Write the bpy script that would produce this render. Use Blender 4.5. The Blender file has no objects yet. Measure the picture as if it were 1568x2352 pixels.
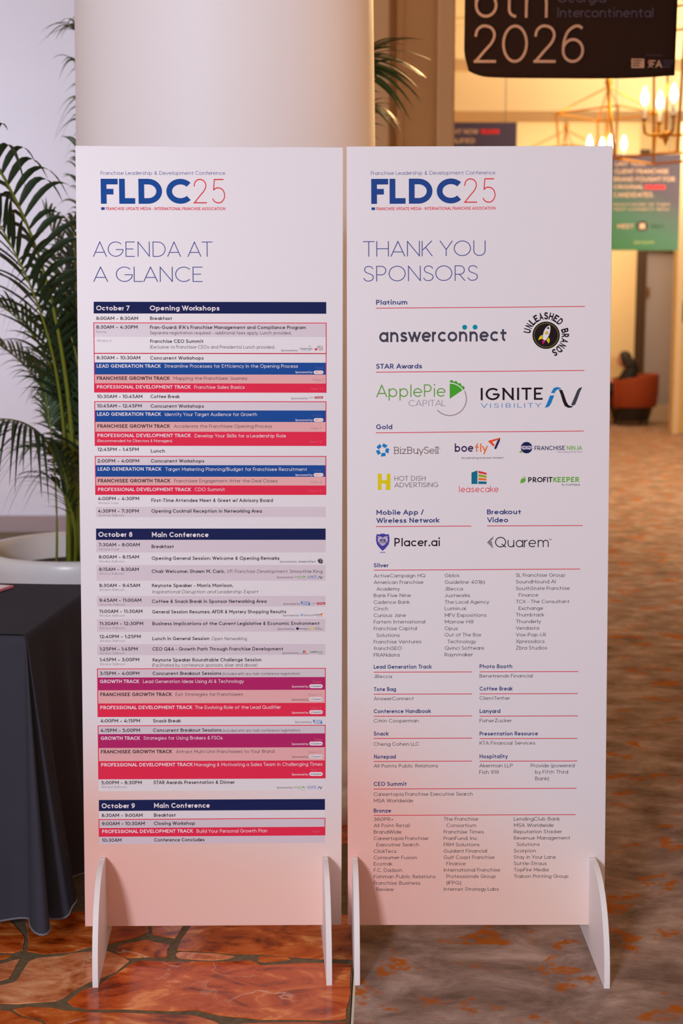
import bpy, bmesh, math, random
from mathutils import Vector, Matrix
random.seed(7)
C = bpy.context.scene.collection
SC = bpy.context.scene
# ---------------------------------------------------------------- camera, world, lights, exposure
F = 3100.0; CX, CY = 784.0, 1176.0; H = 1.475
TH = math.atan(436.0 / F); ct, st = math.cos(TH), math.sin(TH)
cam_d = bpy.data.cameras.new('camera'); cam = bpy.data.objects.new('camera', cam_d); C.objects.link(cam)
cam.location = (0, 0, H); cam.rotation_euler = (math.pi / 2 - TH, 0, 0)
cam_d.sensor_fit = 'VERTICAL'; cam_d.sensor_height = 36.0; cam_d.sensor_width = 24.0; cam_d.lens = F / 2352 * 36
cam_d.dof.use_dof = True; cam_d.dof.focus_distance = 3.12; cam_d.dof.aperture_fstop = 3.5
cam_d.clip_end = 200
SC.camera = cam
SC.view_settings.view_transform = 'Standard'; SC.view_settings.look = 'None'
SC.view_settings.exposure = 0.0; SC.view_settings.gamma = 1.0; SC.view_settings.use_curve_mapping = False
wd = bpy.data.worlds.new('world'); SC.world = wd; wd.use_nodes = True
bg = wd.node_tree.nodes['Background']; bg.inputs[0].default_value = (1.0, 0.76, 0.60, 1); bg.inputs[1].default_value = 0.41
def area(name, loc, target, w, h, power, col, spread=180):
    d = bpy.data.lights.new(name, 'AREA'); d.shape = 'RECTANGLE'; d.size = w; d.size_y = h; d.energy = power; d.color = col; d.spread = math.radians(spread)
    o = bpy.data.objects.new(name, d); C.objects.link(o); o.location = loc
    o.rotation_euler = (Vector(target) - Vector(loc)).to_track_quat('-Z', 'Y').to_euler(); return o
area('window_light', (-2.3, -3.5, 2.9), (0.0, 3.0, 0.8), 0.8, 0.8, 276, (0.80, 0.85, 1.0))
area('left_wall_fill', (-5.6, 5.2, 3.4), (-2.2, 9.5, 2.0), 1.6, 1.6, 62, (0.80, 0.86, 1.0), 90)  # added fill aimed at the lavender wall, not a window
area('hall_ceiling_light', (5.0, 11.6, 5.1), (5.0, 11.6, 0), 5.0, 3.6, 205, (1.0, 0.76, 0.46), 120)
area('hall_far_light', (5.0, 18.0, 4.5), (5.0, 18.0, 0), 5.0, 4.0, 115, (1.0, 0.76, 0.46))
area('beam_fill', (5.0, 9.5, 2.4), (5.0, 14.5, 4.6), 5.0, 1.0, 210, (1.0, 0.85, 0.60), 110)  # free-floating fill, added to brighten the ceiling beams
area('hall_side_light', (1.05, 6.9, 3.6), (.1, 4.3, 2.2), 0.35, 0.35, 16, (1.0, 0.66, 0.28), 30)
area('column_warm_fill', (2.9, 3.7, 2.9), (0.0, 4.3, 2.2), 0.8, 0.8, 1.5, (1.0, 0.46, 0.14), 42)  # added warm fill for the column's right side, no lamp hangs here
area('column_cool_fill', (-2.6, -1.5, 4.6), (-0.5, 4.0, 2.4), 1.6, 1.2, 1.0, (0.90, 0.90, 1.0), 42)  # second cool fill, added to lift the top of the column
area('carpet_fill', (5.2, 8.6, 5.0), (5.2, 8.6, 0), 2.0, 3.0, 44, (1.0, 0.78, 0.52), 95)  # overhead fill added to raise the carpet's middle distance
area('back_wall_fill', (5.5, 17.2, 4.3), (5.5, 20.6, 3.0), 4.0, 0.6, 120, (1.0, 0.80, 0.50), 120)  # added beyond the beams so the upper far wall comes out brighter

# ---------------------------------------------------------------- helpers
def ray(px, py, z=None, y=None):
    a = (px - CX) / F; b = (CY - py) / F
    d = Vector((a, ct + b * st, -st + b * ct)); o = Vector((0, 0, H))
    t = (z - H) / d.z if z is not None else y / d.y
    return o + d * t
def lin(c):
    return tuple(((v / 255.0) / 12.92 if v <= 10 else (((v / 255.0) + 0.055) / 1.055) ** 2.4) for v in c)
MATS = {}
def mat(name, rgb, rough=0.6, metal=0.0, emit=0.0, spec=0.5, noise=0.0, nscale=40, bump=0.0):
    if name in MATS: return MATS[name]
    m = bpy.data.materials.new(name); m.use_nodes = True; nt = m.node_tree; b = nt.nodes['Principled BSDF']
    col = (*lin(rgb), 1)
    b.inputs['Base Color'].default_value = col; b.inputs['Roughness'].default_value = rough
    b.inputs['Metallic'].default_value = metal; b.inputs['Specular IOR Level'].default_value = spec
    if emit: b.inputs['Emission Color'].default_value = col; b.inputs['Emission Strength'].default_value = emit
    if noise or bump:
        tc = nt.nodes.new('ShaderNodeTexCoord'); n = nt.nodes.new('ShaderNodeTexNoise'); n.inputs['Scale'].default_value = nscale
        n.inputs['Detail'].default_value = 5; nt.links.new(tc.outputs['Object'], n.inputs['Vector'])
        if noise:
            r = nt.nodes.new('ShaderNodeMapRange'); r.inputs[1].default_value = .3; r.inputs[2].default_value = .7
            r.inputs[3].default_value = 1 - noise; r.inputs[4].default_value = 1 + noise * .5
            nt.links.new(n.outputs[0], r.inputs[0])
            mx = nt.nodes.new('ShaderNodeMix'); mx.data_type = 'RGBA'; mx.blend_type = 'MULTIPLY'; mx.inputs[0].default_value = 1
            mx.inputs[6].default_value = col; nt.links.new(r.outputs[0], mx.inputs[7]); nt.links.new(mx.outputs[2], b.inputs['Base Color'])
        if bump:
            bp = nt.nodes.new('ShaderNodeBump'); bp.inputs['Strength'].default_value = bump; bp.inputs['Distance'].default_value = .002
            nt.links.new(n.outputs[0], bp.inputs['Height']); nt.links.new(bp.outputs[0], b.inputs['Normal'])
    if name.startswith('ink_'): b.inputs['Specular IOR Level'].default_value = .12; b.inputs['Roughness'].default_value = .7
    MATS[name] = m; return m
def mesh_obj(name, vs, fs, m, parent=None, smooth=False, mi=None):
    me = bpy.data.meshes.new(name); me.from_pydata([tuple(v) for v in vs], [], fs)
    for x in (m if isinstance(m, (list, tuple)) else [m]): me.materials.append(x)
    if mi: me.polygons.foreach_set('material_index', mi)
    if smooth: me.polygons.foreach_set('use_smooth', [True] * len(me.polygons))
    me.update(); o = bpy.data.objects.new(name, me); C.objects.link(o)
    if parent: o.parent = parent
    return o
def tag(o, label=None, cat=None, group=None, kind=None):
    if label: o['label'] = label
    if cat: o['category'] = cat
    if group: o['group'] = group
    if kind: o['kind'] = kind
    return o
def empty(name, loc, rz=0):
    o = bpy.data.objects.new(name, None); C.objects.link(o); o.location = loc; o.rotation_euler = (0, 0, rz); o.empty_display_size = .1
    return o
class G:                                            # mesh collector
    def __init__(s): s.v = []; s.f = []; s.m = []
    def add(s, vs, fs, k=0):
        n = len(s.v); s.v += [tuple(v) for v in vs]; s.f += [tuple(i + n for i in f) for f in fs]; s.m += [k] * len(fs)
    def box(s, x0, x1, y0, y1, z0, z1, k=0):
        vs = [(x, y, z) for z in (z0, z1) for y in (y0, y1) for x in (x0, x1)]
        s.add(vs, [(0, 2, 3, 1), (4, 5, 7, 6), (0, 1, 5, 4), (2, 6, 7, 3), (0, 4, 6, 2), (1, 3, 7, 5)], k)
    def tube(s, pts, r, n=8, k=0, cap=True):
        pts = [Vector(p) for p in pts]; rs = r if isinstance(r, (list, tuple)) else [r] * len(pts); vs = []
        up = Vector((0, 0, 1))
        for i, p in enumerate(pts):
            t = (pts[min(i + 1, len(pts) - 1)] - pts[max(i - 1, 0)]).normalized()
            a = t.cross(up if abs(t.z) < .95 else Vector((1, 0, 0))).normalized(); b = t.cross(a)
            vs += [p + (a * math.cos(q) + b * math.sin(q)) * rs[i] for q in [2 * math.pi * j / n for j in range(n)]]
        fs = [(i * n + j, i * n + (j + 1) % n, (i + 1) * n + (j + 1) % n, (i + 1) * n + j) for i in range(len(pts) - 1) for j in range(n)]
        if cap: fs += [tuple(range(n))[::-1], tuple((len(pts) - 1) * n + j for j in range(n))]
        s.add(vs, fs, k)
    def lathe(s, prof, n=48, c=(0, 0, 0), k=0, cap=True):
        vs = [(c[0] + r * math.cos(2 * math.pi * j / n), c[1] + r * math.sin(2 * math.pi * j / n), c[2] + z) for r, z in prof for j in range(n)]
        fs = [(i * n + j, i * n + (j + 1) % n, (i + 1) * n + (j + 1) % n, (i + 1) * n + j) for i in range(len(prof) - 1) for j in range(n)]
        if cap: fs += [tuple(range(n))[::-1], tuple((len(prof) - 1) * n + j for j in range(n))]
        s.add(vs, fs, k)
    def prism(s, pts, d, k=0):                     # pts: 3D outline, d: extrude vector
        n = len(pts); d = Vector(d); a = [Vector(p) for p in pts]
        s.add(a + [p + d for p in a], [tuple(range(n)), tuple(range(2 * n - 1, n - 1, -1))] + [(i, i + n, (i + 1) % n + n, (i + 1) % n) for i in range(n)], k)
    def build(s, name, m, parent=None, smooth=False):
        return mesh_obj(name, s.v, s.f, m, parent, smooth, s.m if isinstance(m, (list, tuple)) else None)
def soft(o, w=.002, seg=2, ang=40):
    b = o.modifiers.new('bevel', 'BEVEL'); b.width = w; b.segments = seg; b.limit_method = 'ANGLE'; b.angle_limit = math.radians(ang); return o

# ---------------------------------------------------------------- stroke lettering
XH = .70
def A_(cx, cy, rx, ry, a, b):
    n = max(3, int(abs(b - a) / 12)); return ('c', [(cx + rx * math.cos(math.radians(a + (b - a) * i / n)), cy + ry * math.sin(math.radians(a + (b - a) * i / n))) for i in range(n + 1)])
def L_(*p): return ('l', [(p[0], p[1]), (p[2], p[3])])
def S_(*p):
    P = [p[0]] + list(p) + [p[-1]]; out = []
    for i in range(1, len(P) - 2):
        for k in range(3):
            t = k / 3.0; a, b, c, d = P[i - 1], P[i], P[i + 1], P[i + 2]
            out.append(tuple(.5 * (2 * b[j] + (c[j] - a[j]) * t + (2 * a[j] - 5 * b[j] + 4 * c[j] - d[j]) * t * t + (3 * b[j] - a[j] - 3 * c[j] + d[j]) * t ** 3) for j in (0, 1)))
    return ('c', out + [p[-1]])
def D_(x, y): return ('d', [(x, y)])
s_pts = [(.48, .58), (.40, .67), (.26, .70), (.10, .66), (.04, .53), (.11, .42), (.26, .36), (.43, .29), (.50, .18), (.43, .05), (.26, .0), (.09, .03), (0, .14)]
six = [A_(.3, .31, .3, .31, 0, 360), S_((.0, .31), (.02, .55), (.12, .82), (.3, .97), (.46, 1.0), (.57, .93))]
GL = {
 'a': (.66, [A_(.33, .35, .33, .35, 0, 360), L_(.66, .7, .66, 0)]), 'b': (.66, [A_(.33, .35, .33, .35, 0, 360), L_(0, 1, 0, 0)]),
 'c': (.6, [A_(.35, .35, .35, .35, 45, 315)]), 'd': (.66, [A_(.33, .35, .33, .35, 0, 360), L_(.66, 1, .66, 0)]),
 'e': (.68, [A_(.34, .35, .34, .35, 3, 318), L_(.02, .36, .67, .36)]), 'f': (.38, [A_(.38, .78, .22, .22, 90, 180), L_(.16, .78, .16, 0), L_(0, .64, .38, .64)]),
 'g': (.66, [A_(.33, .35, .33, .35, 0, 360), L_(.66, .7, .66, .02), A_(.33, .02, .33, .30, 0, -140)]), 'h': (.6, [L_(0, 1, 0, 0), A_(.3, .38, .3, .32, 180, 0), L_(.6, .38, .6, 0)]),
 'i': (0, [L_(0, .7, 0, 0), D_(0, .93)]), 'j': (0, [L_(0, .7, 0, -.1), A_(-.16, -.1, .16, .16, 0, -80), D_(0, .93)]), 'k': (.52, [L_(0, 1, 0, 0), L_(.04, .28, .5, .7), L_(.18, .40, .52, 0)]),
 'l': (0, [L_(0, 1, 0, 0)]), 'm': (1.0, [L_(0, .7, 0, 0), A_(.25, .42, .25, .28, 180, 0), L_(.5, .42, .5, 0), A_(.75, .42, .25, .28, 180, 0), L_(1, .42, 1, 0)]),
 'n': (.58, [L_(0, .7, 0, 0), A_(.29, .38, .29, .32, 180, 0), L_(.58, .38, .58, 0)]), 'o': (.7, [A_(.35, .35, .35, .35, 0, 360)]),
 'p': (.66, [A_(.33, .35, .33, .35, 0, 360), L_(0, .7, 0, -.28)]), 'q': (.66, [A_(.33, .35, .33, .35, 0, 360), L_(.66, .7, .66, -.28)]),
 'r': (.32, [L_(0, .7, 0, 0), A_(.30, .38, .30, .32, 180, 85)]), 's': (.5, [S_(*s_pts)]), 't': (.40, [L_(.16, .92, .16, .2), A_(.37, .2, .21, .2, 180, 272), L_(0, .64, .40, .64)]),
 'u': (.58, [L_(0, .7, 0, .32), A_(.29, .32, .29, .32, 180, 360), L_(.58, .7, .58, 0)]), 'v': (.6, [L_(0, .7, .3, 0), L_(.6, .7, .3, 0)]),
 'w': (.94, [L_(0, .7, .25, 0), L_(.47, .7, .25, 0), L_(.47, .7, .69, 0), L_(.94, .7, .69, 0)]), 'x': (.54, [L_(0, .7, .54, 0), L_(.54, .7, 0, 0)]),
 'y': (.6, [L_(0, .7, .31, 0), L_(.6, .7, .19, -.28)]), 'z': (.5, [L_(0, .7, .5, .7), L_(.5, .7, 0, 0), L_(0, 0, .5, 0)]),
 'A': (.84, [L_(0, 0, .42, 1), L_(.84, 0, .42, 1), L_(.14, .28, .70, .28)]),
 'B': (.6, [L_(0, 1, 0, 0), L_(0, 1, .33, 1), A_(.33, .76, .23, .24, 90, -90), L_(0, .52, .34, .52), A_(.34, .26, .26, .26, 90, -90), L_(0, 0, .34, 0)]),
 'C': (.86, [A_(.5, .5, .5, .5, 43, 317)]), 'D': (.8, [L_(0, 1, 0, 0), L_(0, 1, .3, 1), A_(.3, .5, .5, .5, 90, -90), L_(0, 0, .3, 0)]),
 'E': (.56, [L_(0, 1, 0, 0), L_(0, 1, .56, 1), L_(0, .51, .5, .51), L_(0, 0, .56, 0)]), 'F': (.54, [L_(0, 1, 0, 0), L_(0, 1, .54, 1), L_(0, .48, .47, .48)]),
 'G': (.96, [A_(.49, .5, .49, .5, 43, 356), L_(.50, .47, .98, .47)]), 'H': (.72, [L_(0, 1, 0, 0), L_(.72, 1, .72, 0), L_(0, .51, .72, .51)]), 'I': (0, [L_(0, 1, 0, 0)]),
 'J': (.44, [L_(.44, 1, .44, .24), A_(.21, .24, .23, .24, 0, -150)]), 'K': (.62, [L_(0, 1, 0, 0), L_(.04, .40, .58, 1), L_(.22, .58, .62, 0)]), 'L': (.5, [L_(0, 1, 0, 0), L_(0, 0, .5, 0)]),
 'M': (.88, [L_(0, 0, 0, 1), L_(0, 1, .44, .25), L_(.88, 1, .44, .25), L_(.88, 0, .88, 1)]), 'N': (.74, [L_(0, 0, 0, 1), L_(0, 1, .74, 0), L_(.74, 0, .74, 1)]),
 'O': (1.0, [A_(.5, .5, .5, .5, 0, 360)]), 'P': (.58, [L_(0, 1, 0, 0), L_(0, 1, .3, 1), A_(.3, .71, .28, .29, 90, -90), L_(0, .42, .3, .42)]),
 'Q': (1.0, [A_(.5, .5, .5, .5, 0, 360), L_(.60, .32, .98, .0)]), 'R': (.60, [L_(0, 1, 0, 0), L_(0, 1, .3, 1), A_(.3, .71, .28, .29, 90, -90), L_(0, .42, .3, .42), L_(.27, .42, .60, 0)]),
 'S': (.60, [S_(*[(x * 1.2, y / .7) for x, y in s_pts])]), 'T': (.66, [L_(0, 1, .66, 1), L_(.33, 1, .33, 0)]), 'U': (.70, [L_(0, 1, 0, .35), A_(.35, .35, .35, .35, 180, 360), L_(.7, 1, .7, .35)]),
 'V': (.8, [L_(0, 1, .4, 0), L_(.8, 1, .4, 0)]), 'W': (1.22, [L_(0, 1, .32, 0), L_(.61, 1, .32, 0), L_(.61, 1, .90, 0), L_(1.22, 1, .90, 0)]), 'X': (.72, [L_(0, 1, .72, 0), L_(.72, 1, 0, 0)]),
 'Y': (.74, [L_(0, 1, .37, .42), L_(.74, 1, .37, .42), L_(.37, .46, .37, 0)]), 'Z': (.64, [L_(0, 1, .64, 1), L_(.64, 1, 0, 0), L_(0, 0, .64, 0)]),
 '0': (.70, [A_(.35, .5, .35, .5, 0, 360)]), '1': (.24, [L_(.24, 1, .24, 0), L_(0, .94, .24, 1)]),
 '2': (.60, [S_((.01, .70), (.05, .87), (.17, .98), (.31, 1.0), (.47, .95), (.57, .82), (.57, .67), (.48, .50), (.3, .31), (.03, .01)), L_(0, 0, .60, 0)]),
 '3': (.57, [S_((.03, .83), (.13, .96), (.29, 1), (.46, .94), (.53, .78), (.46, .62), (.24, .55)), S_((.24, .55), (.46, .50), (.57, .29), (.48, .07), (.28, 0), (.1, .05), (0, .2))]),
 '4': (.64, [L_(.44, 1, .03, .25), L_(0, .24, .64, .24), L_(.47, .55, .47, 0)]),
 '5': (.58, [L_(.09, 1, .54, 1), L_(.09, 1, .05, .53), S_((.05, .54), (.15, .62), (.30, .64), (.48, .57), (.58, .4), (.57, .2), (.43, .03), (.26, 0), (.1, .05), (0, .18))]),
 '6': (.6, six), '7': (.58, [L_(0, 1, .58, 1), L_(.58, 1, .18, 0)]), '8': (.58, [A_(.29, .76, .24, .24, 0, 360), A_(.29, .27, .29, .27, 0, 360)]),
 '9': (.6, [(k, [(.6 - x, 1 - y) for x, y in p]) for k, p in six]),
 '&': (.64, [S_((.62, 0), (.16, .6), (.13, .82), (.28, 1), (.43, .92), (.44, .77), (.3, .6), (.08, .42), (0, .22), (.1, .04), (.27, 0), (.48, .1), (.63, .38))]),
 '.': (0, [D_(0, 0)]), ',': (.06, [L_(.06, .08, 0, -.14)]), ':': (0, [D_(0, .02), D_(0, .56)]), '-': (.28, [L_(0, .34, .28, .34)]), '–': (.42, [L_(0, .34, .42, .34)]),
 '(': (.16, [A_(.42, .38, .42, .72, 122, 238)]), ')': (.16, [A_(-.26, .38, .42, .72, 58, -58)]), '/': (.42, [L_(0, -.12, .42, 1.05)]), "'": (.04, [L_(.04, 1, 0, .76)]),
 '+': (.44, [L_(0, .38, .44, .38), L_(.22, .14, .22, .62)]), '·': (0, [D_(0, .36)]),
}
ROUND = set('aceoqdgCGOQSs0689('); DIAG = set('vwyxkAVWXYT7,/LFKr')
def text2d(txt, wt, serif=False, slab=1.0, track=0.0):
    """lettering as quads in cap-height units; returns verts, faces, width"""
    vs, fs = [], []; x = 0.0; prev = None; lay = []
    def quad(a, b, c, d): n = len(vs); vs.extend([a, b, c, d]); fs.append((n, n + 1, n + 2, n + 3))
    def rib(p, w):
        n = len(p); o0 = []; o1 = []
        closed = (abs(p[0][0] - p[-1][0]) + abs(p[0][1] - p[-1][1])) < 1e-5
        for i in range(n):
            a = p[i - 1] if i else (p[-2] if closed else p[0]); b = p[i + 1] if i < n - 1 else (p[1] if closed else p[-1])
            dx, dy = b[0] - a[0], b[1] - a[1]
            if not closed and n > 2 and i == 0: dx, dy = 2 * (p[1][0] - p[0][0]) - (p[2][0] - p[0][0]) / 2, 2 * (p[1][1] - p[0][1]) - (p[2][1] - p[0][1]) / 2
            if not closed and n > 2 and i == n - 1: dx, dy = 2 * (p[-1][0] - p[-2][0]) - (p[-1][0] - p[-3][0]) / 2, 2 * (p[-1][1] - p[-2][1]) - (p[-1][1] - p[-3][1]) / 2
            l = math.hypot(dx, dy) or 1
            nx, ny = -dy / l * w / 2, dx / l * w / 2; o0.append((p[i][0] + nx, p[i][1] + ny)); o1.append((p[i][0] - nx, p[i][1] - ny))
        k = len(vs); vs.extend(o0 + o1)
        for i in range(n - 1): fs.append((k + i, k + n + i, k + n + i + 1, k + i + 1))
    for ch in txt:
        if ch == ' ': x += .40 + track; prev = None; continue
        W, strokes = GL.get(ch, GL['o'])
        sb = .055 if ch in ROUND else (.02 if ch in DIAG else .095)
        if prev is not None: x += track
        x += sb
        Wt = max(W, 0) + (wt * .55 if W > 0 else wt)     # bolder letters grow a little
        fx = (lambda u: x + wt / 2 + (u / W) * (Wt - wt)) if W > 0 else (lambda u: x + wt / 2 + u)
        def fy(v):
            if v < 0: return v + wt / 2
            if v <= XH: return wt / 2 + v / XH * (XH - wt)
            return XH - wt / 2 + (v - XH) / (1 - XH) * (1 - XH)
        tall = ch.isupper() or ch.isdigit() or ch in '&'
        if tall: fy = lambda v: wt / 2 + v * (1 - wt)
        for si, (kind, p) in enumerate(strokes):
            lay += [0] * (len(vs) - len(lay)) if not si else [si - 1] * (len(vs) - len(lay))
            q = [(fx(a), fy(b)) for a, b in p]
            if kind == 'c': rib(q, wt)
            elif kind == 'd':
                r = wt * .62; cx_, cy_ = q[0][0], (1.03 - r if p[0][1] > .8 else q[0][1]) if p[0][1] > .3 else r
                quad((cx_ - r, cy_ - r), (cx_ + r, cy_ - r), (cx_ + r, cy_ + r), (cx_ - r, cy_ + r))
            else:
                (x0, y0), (x1, y1) = q; dx, dy = x1 - x0, y1 - y0; l = math.hypot(dx, dy) or 1
                if abs(dy) > abs(dx) * .45:
                    def ext(yv, raw, other):
                        if raw in (0, XH, 1, -.28) or raw > 1:
                            return yv + (wt / 2 if raw > other else -wt / 2)
                        return yv
                    Y0, Y1 = ext(y0, p[0][1], p[1][1]), ext(y1, p[1][1], p[0][1])
                    k = dx / dy; X0, X1 = x0 + (Y0 - y0) * k, x1 + (Y1 - y1) * k; h = wt / 2 * l / abs(dy)
                    quad((X0 - h, Y0), (X0 + h, Y0), (X1 + h, Y1), (X1 - h, Y1))
                    if serif and abs(dx) < .02:
                        for yy, raw in ((Y0, p[0][1]), (Y1, p[1][1])):
                            if raw in (0, XH, 1):
                                t = .07; s = wt * 1.1; y_ = yy - t if raw else yy
                                quad((X0 - s - wt / 2, y_), (X0 + s + wt / 2, y_), (X0 + s + wt / 2, y_ + t), (X0 - s - wt / 2, y_ + t))
                else:
                    e0 = wt / 2 if p[0][0] in (0, W) else 0; e1 = wt / 2 if p[1][0] in (0, W) else 0
                    ux, uy = dx / l, dy / l; nx, ny = -uy * wt / 2, ux * wt / 2
                    if ch in 'LEFTZz27Bt+-–4DPR' : pass
                    a = (x0 - ux * e0, y0 - uy * e0); b = (x1 + ux * e1, y1 + uy * e1)
                    quad((a[0] + nx, a[1] + ny), (a[0] - nx, a[1] - ny), (b[0] - nx, b[1] - ny), (b[0] + nx, b[1] + ny))
        lay += [len(strokes) - 1] * (len(vs) - len(lay)); x += Wt + sb; prev = ch
    if vs:
        mn = min(v[0] for v in vs); mxx = max(v[0] for v in vs)
        vs = [(v[0] - mn, v[1], l) for v, l in zip(vs, lay)]; return vs, fs, mxx - mn
    return vs, fs, x
class Art:
    """flat print on a plane: mp maps a photograph pixel to (u, v) metres on that plane; layers lift print by a hair"""
    def __init__(s, mp, slope, place): s.mp, s.sl, s.place = mp, slope, place; s.reset()
    def reset(s): s.g = G(); s.ms = []
    def mi(s, m):
        if m not in s.ms: s.ms.append(m)
        return s.ms.index(m)
    def raw(s, uv, faces, m, layer): s.g.add([s.place(q[0], q[1], layer + (q[2] * .07 if len(q) > 2 else 0)) for q in uv], faces, s.mi(m))
    def poly(s, pts, m, layer=2): s.raw([s.mp(*p) for p in pts], [tuple(range(len(pts)))], m, layer)
    def disc(s, cx, cy, r, m, layer=2, n=28, ry=None): s.poly([(cx + r * math.cos(2 * math.pi * i / n), cy + (ry or r) * math.sin(2 * math.pi * i / n)) for i in range(n)], m, layer)
    def arc(s, cx, cy, r, w, a0, a1, m, layer=2, n=24):
        P = []; Q = []
        for i in range(n + 1):
            a = math.radians(a0 + (a1 - a0) * i / n); P.append(s.mp(cx + (r + w / 2) * math.cos(a), cy - (r + w / 2) * math.sin(a))); Q.append(s.mp(cx + (r - w / 2) * math.cos(a), cy - (r - w / 2) * math.sin(a)))
        s.raw(P + Q, [(i, i + 1, n + 2 + i, n + 1 + i) for i in range(n)], m, layer)
    def rect(s, x0, y0, x1, y1, m, layer=1, sl=None):
        k = s.sl(y0) if sl is None else sl; k2 = s.sl(y1) if sl is None else sl
        s.poly([(x0, y0), (x1, y0 + k * (x1 - x0)), (x1, y1 + k2 * (x1 - x0)), (x0, y1)], m, layer)
    def pill(s, x0, y0, x1, y1, m, layer=2):
        r = (y1 - y0) / 2; c = (y0 + y1) / 2; P = [(x0 + r + r * math.cos(a), c + r * math.sin(a)) for a in [math.pi / 2 + math.pi * i / 8 for i in range(9)]]
        P += [(x1 - r + r * math.cos(a), c + r * math.sin(a)) for a in [-math.pi / 2 + math.pi * i / 8 for i in range(9)]]; s.poly(P, m, layer)
    def text(s, t, x0, yb, x1, cap, m, wt=.11, layer=3, it=0.0, serif=False, track=0.0):
        vs, fs, W = text2d(t, wt, serif, track=track); k = s.sl(yb); u0, v0 = s.mp(x0, yb); u1, v1 = s.mp(x1, yb + k * (x1 - x0)); ut, vt = s.mp(x0, yb - cap)
        L = math.hypot(u1 - u0, v1 - v0); sx = L / W; sy = math.hypot(ut - u0, vt - v0); cx_, sx_ = (u1 - u0) / L, (v1 - v0) / L
        if it: sx = L / (W + it * .7); vs = [(a + b * it * (sy / sx), b, l) for a, b, l in vs]
        s.raw([(u0 + a * sx * cx_ - b * sy * sx_, v0 + a * sx * sx_ + b * sy * cx_, l) for a, b, l in vs], fs, m, layer)
    def build(s, name, parent):
        if not s.g.v: return None
        o = s.g.build(name, s.ms, parent); s.reset(); return o

# ---------------------------------------------------------------- print colours
WHITE = mat('board_white', (236, 232, 238), .45)
INK = mat('ink_dark', (58, 44, 46), .5); INK2 = mat('ink_soft', (104, 84, 90), .5); INK3 = mat('ink_faint', (165, 148, 158), .5)
NAVY = mat('ink_navy', (26, 36, 88), .45); BLUE = mat('ink_blue', (28, 80, 162), .45); HEADB = mat('ink_heading_blue', (66, 78, 152), .45)
RED = mat('ink_red', (236, 48, 84), .45); RULE = mat('ink_rule_red', (224, 62, 84), .45); LRED = mat('ink_logo_red', (232, 58, 66), .45)
PINKB = mat('ink_pale_red', (238, 182, 184), .45); MAG = mat('ink_magenta', (186, 40, 110), .45); GREY = mat('row_grey', (221, 209, 221), .42)
ROWW = mat('row_white', (236, 231, 238), .42); PW = mat('ink_white', (244, 236, 244), .45); FAINTW = mat('ink_faint_on_colour', (96, 108, 170), .45)
FAINTR = mat('ink_faint_on_red', (240, 112, 134), .45); GREEN = mat('ink_green', (110, 184, 62), .45); TEAL = mat('ink_teal', (0, 150, 176), .45)
BLACK = mat('ink_black', (34, 24, 30), .45); SKYB = mat('ink_sky_blue', (30, 132, 206), .45); PALEB = mat('ink_pale_blue', (110, 160, 216), .45)
GRYT = mat('ink_mid_grey', (168, 152, 166), .45); ORG = mat('ink_orange', (244, 120, 40), .45); YEL = mat('ink_yellow', (232, 214, 20), .45)
PURP = mat('ink_purple', (78, 70, 170), .45); LAV = mat('ink_lavender', (200, 190, 214), .45); CHAR = mat('ink_charcoal', (70, 70, 86), .45)

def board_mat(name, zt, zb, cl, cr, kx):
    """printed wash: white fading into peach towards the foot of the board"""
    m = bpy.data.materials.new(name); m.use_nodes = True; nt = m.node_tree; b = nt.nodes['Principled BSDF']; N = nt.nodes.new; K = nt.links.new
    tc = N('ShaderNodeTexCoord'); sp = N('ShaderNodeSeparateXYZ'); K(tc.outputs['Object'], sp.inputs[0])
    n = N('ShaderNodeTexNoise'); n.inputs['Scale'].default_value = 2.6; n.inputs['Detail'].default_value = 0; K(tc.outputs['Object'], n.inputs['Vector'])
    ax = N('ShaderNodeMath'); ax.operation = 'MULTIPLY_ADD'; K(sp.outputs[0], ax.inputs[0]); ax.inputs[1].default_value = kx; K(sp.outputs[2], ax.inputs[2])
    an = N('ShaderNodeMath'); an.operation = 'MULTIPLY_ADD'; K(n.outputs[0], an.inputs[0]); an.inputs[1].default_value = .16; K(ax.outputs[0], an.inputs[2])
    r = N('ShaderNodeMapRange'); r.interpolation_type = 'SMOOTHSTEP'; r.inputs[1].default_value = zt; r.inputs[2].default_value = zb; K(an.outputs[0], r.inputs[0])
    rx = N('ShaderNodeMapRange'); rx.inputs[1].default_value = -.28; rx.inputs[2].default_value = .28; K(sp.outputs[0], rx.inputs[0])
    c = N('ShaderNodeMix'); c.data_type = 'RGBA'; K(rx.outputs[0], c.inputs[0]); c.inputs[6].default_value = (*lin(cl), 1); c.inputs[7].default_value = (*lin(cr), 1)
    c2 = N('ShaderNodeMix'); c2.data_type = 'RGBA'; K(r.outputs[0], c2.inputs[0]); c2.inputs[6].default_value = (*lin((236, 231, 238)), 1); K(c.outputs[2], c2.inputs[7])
    K(c2.outputs[2], b.inputs['Base Color']); b.inputs['Roughness'].default_value = .42; return m

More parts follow.
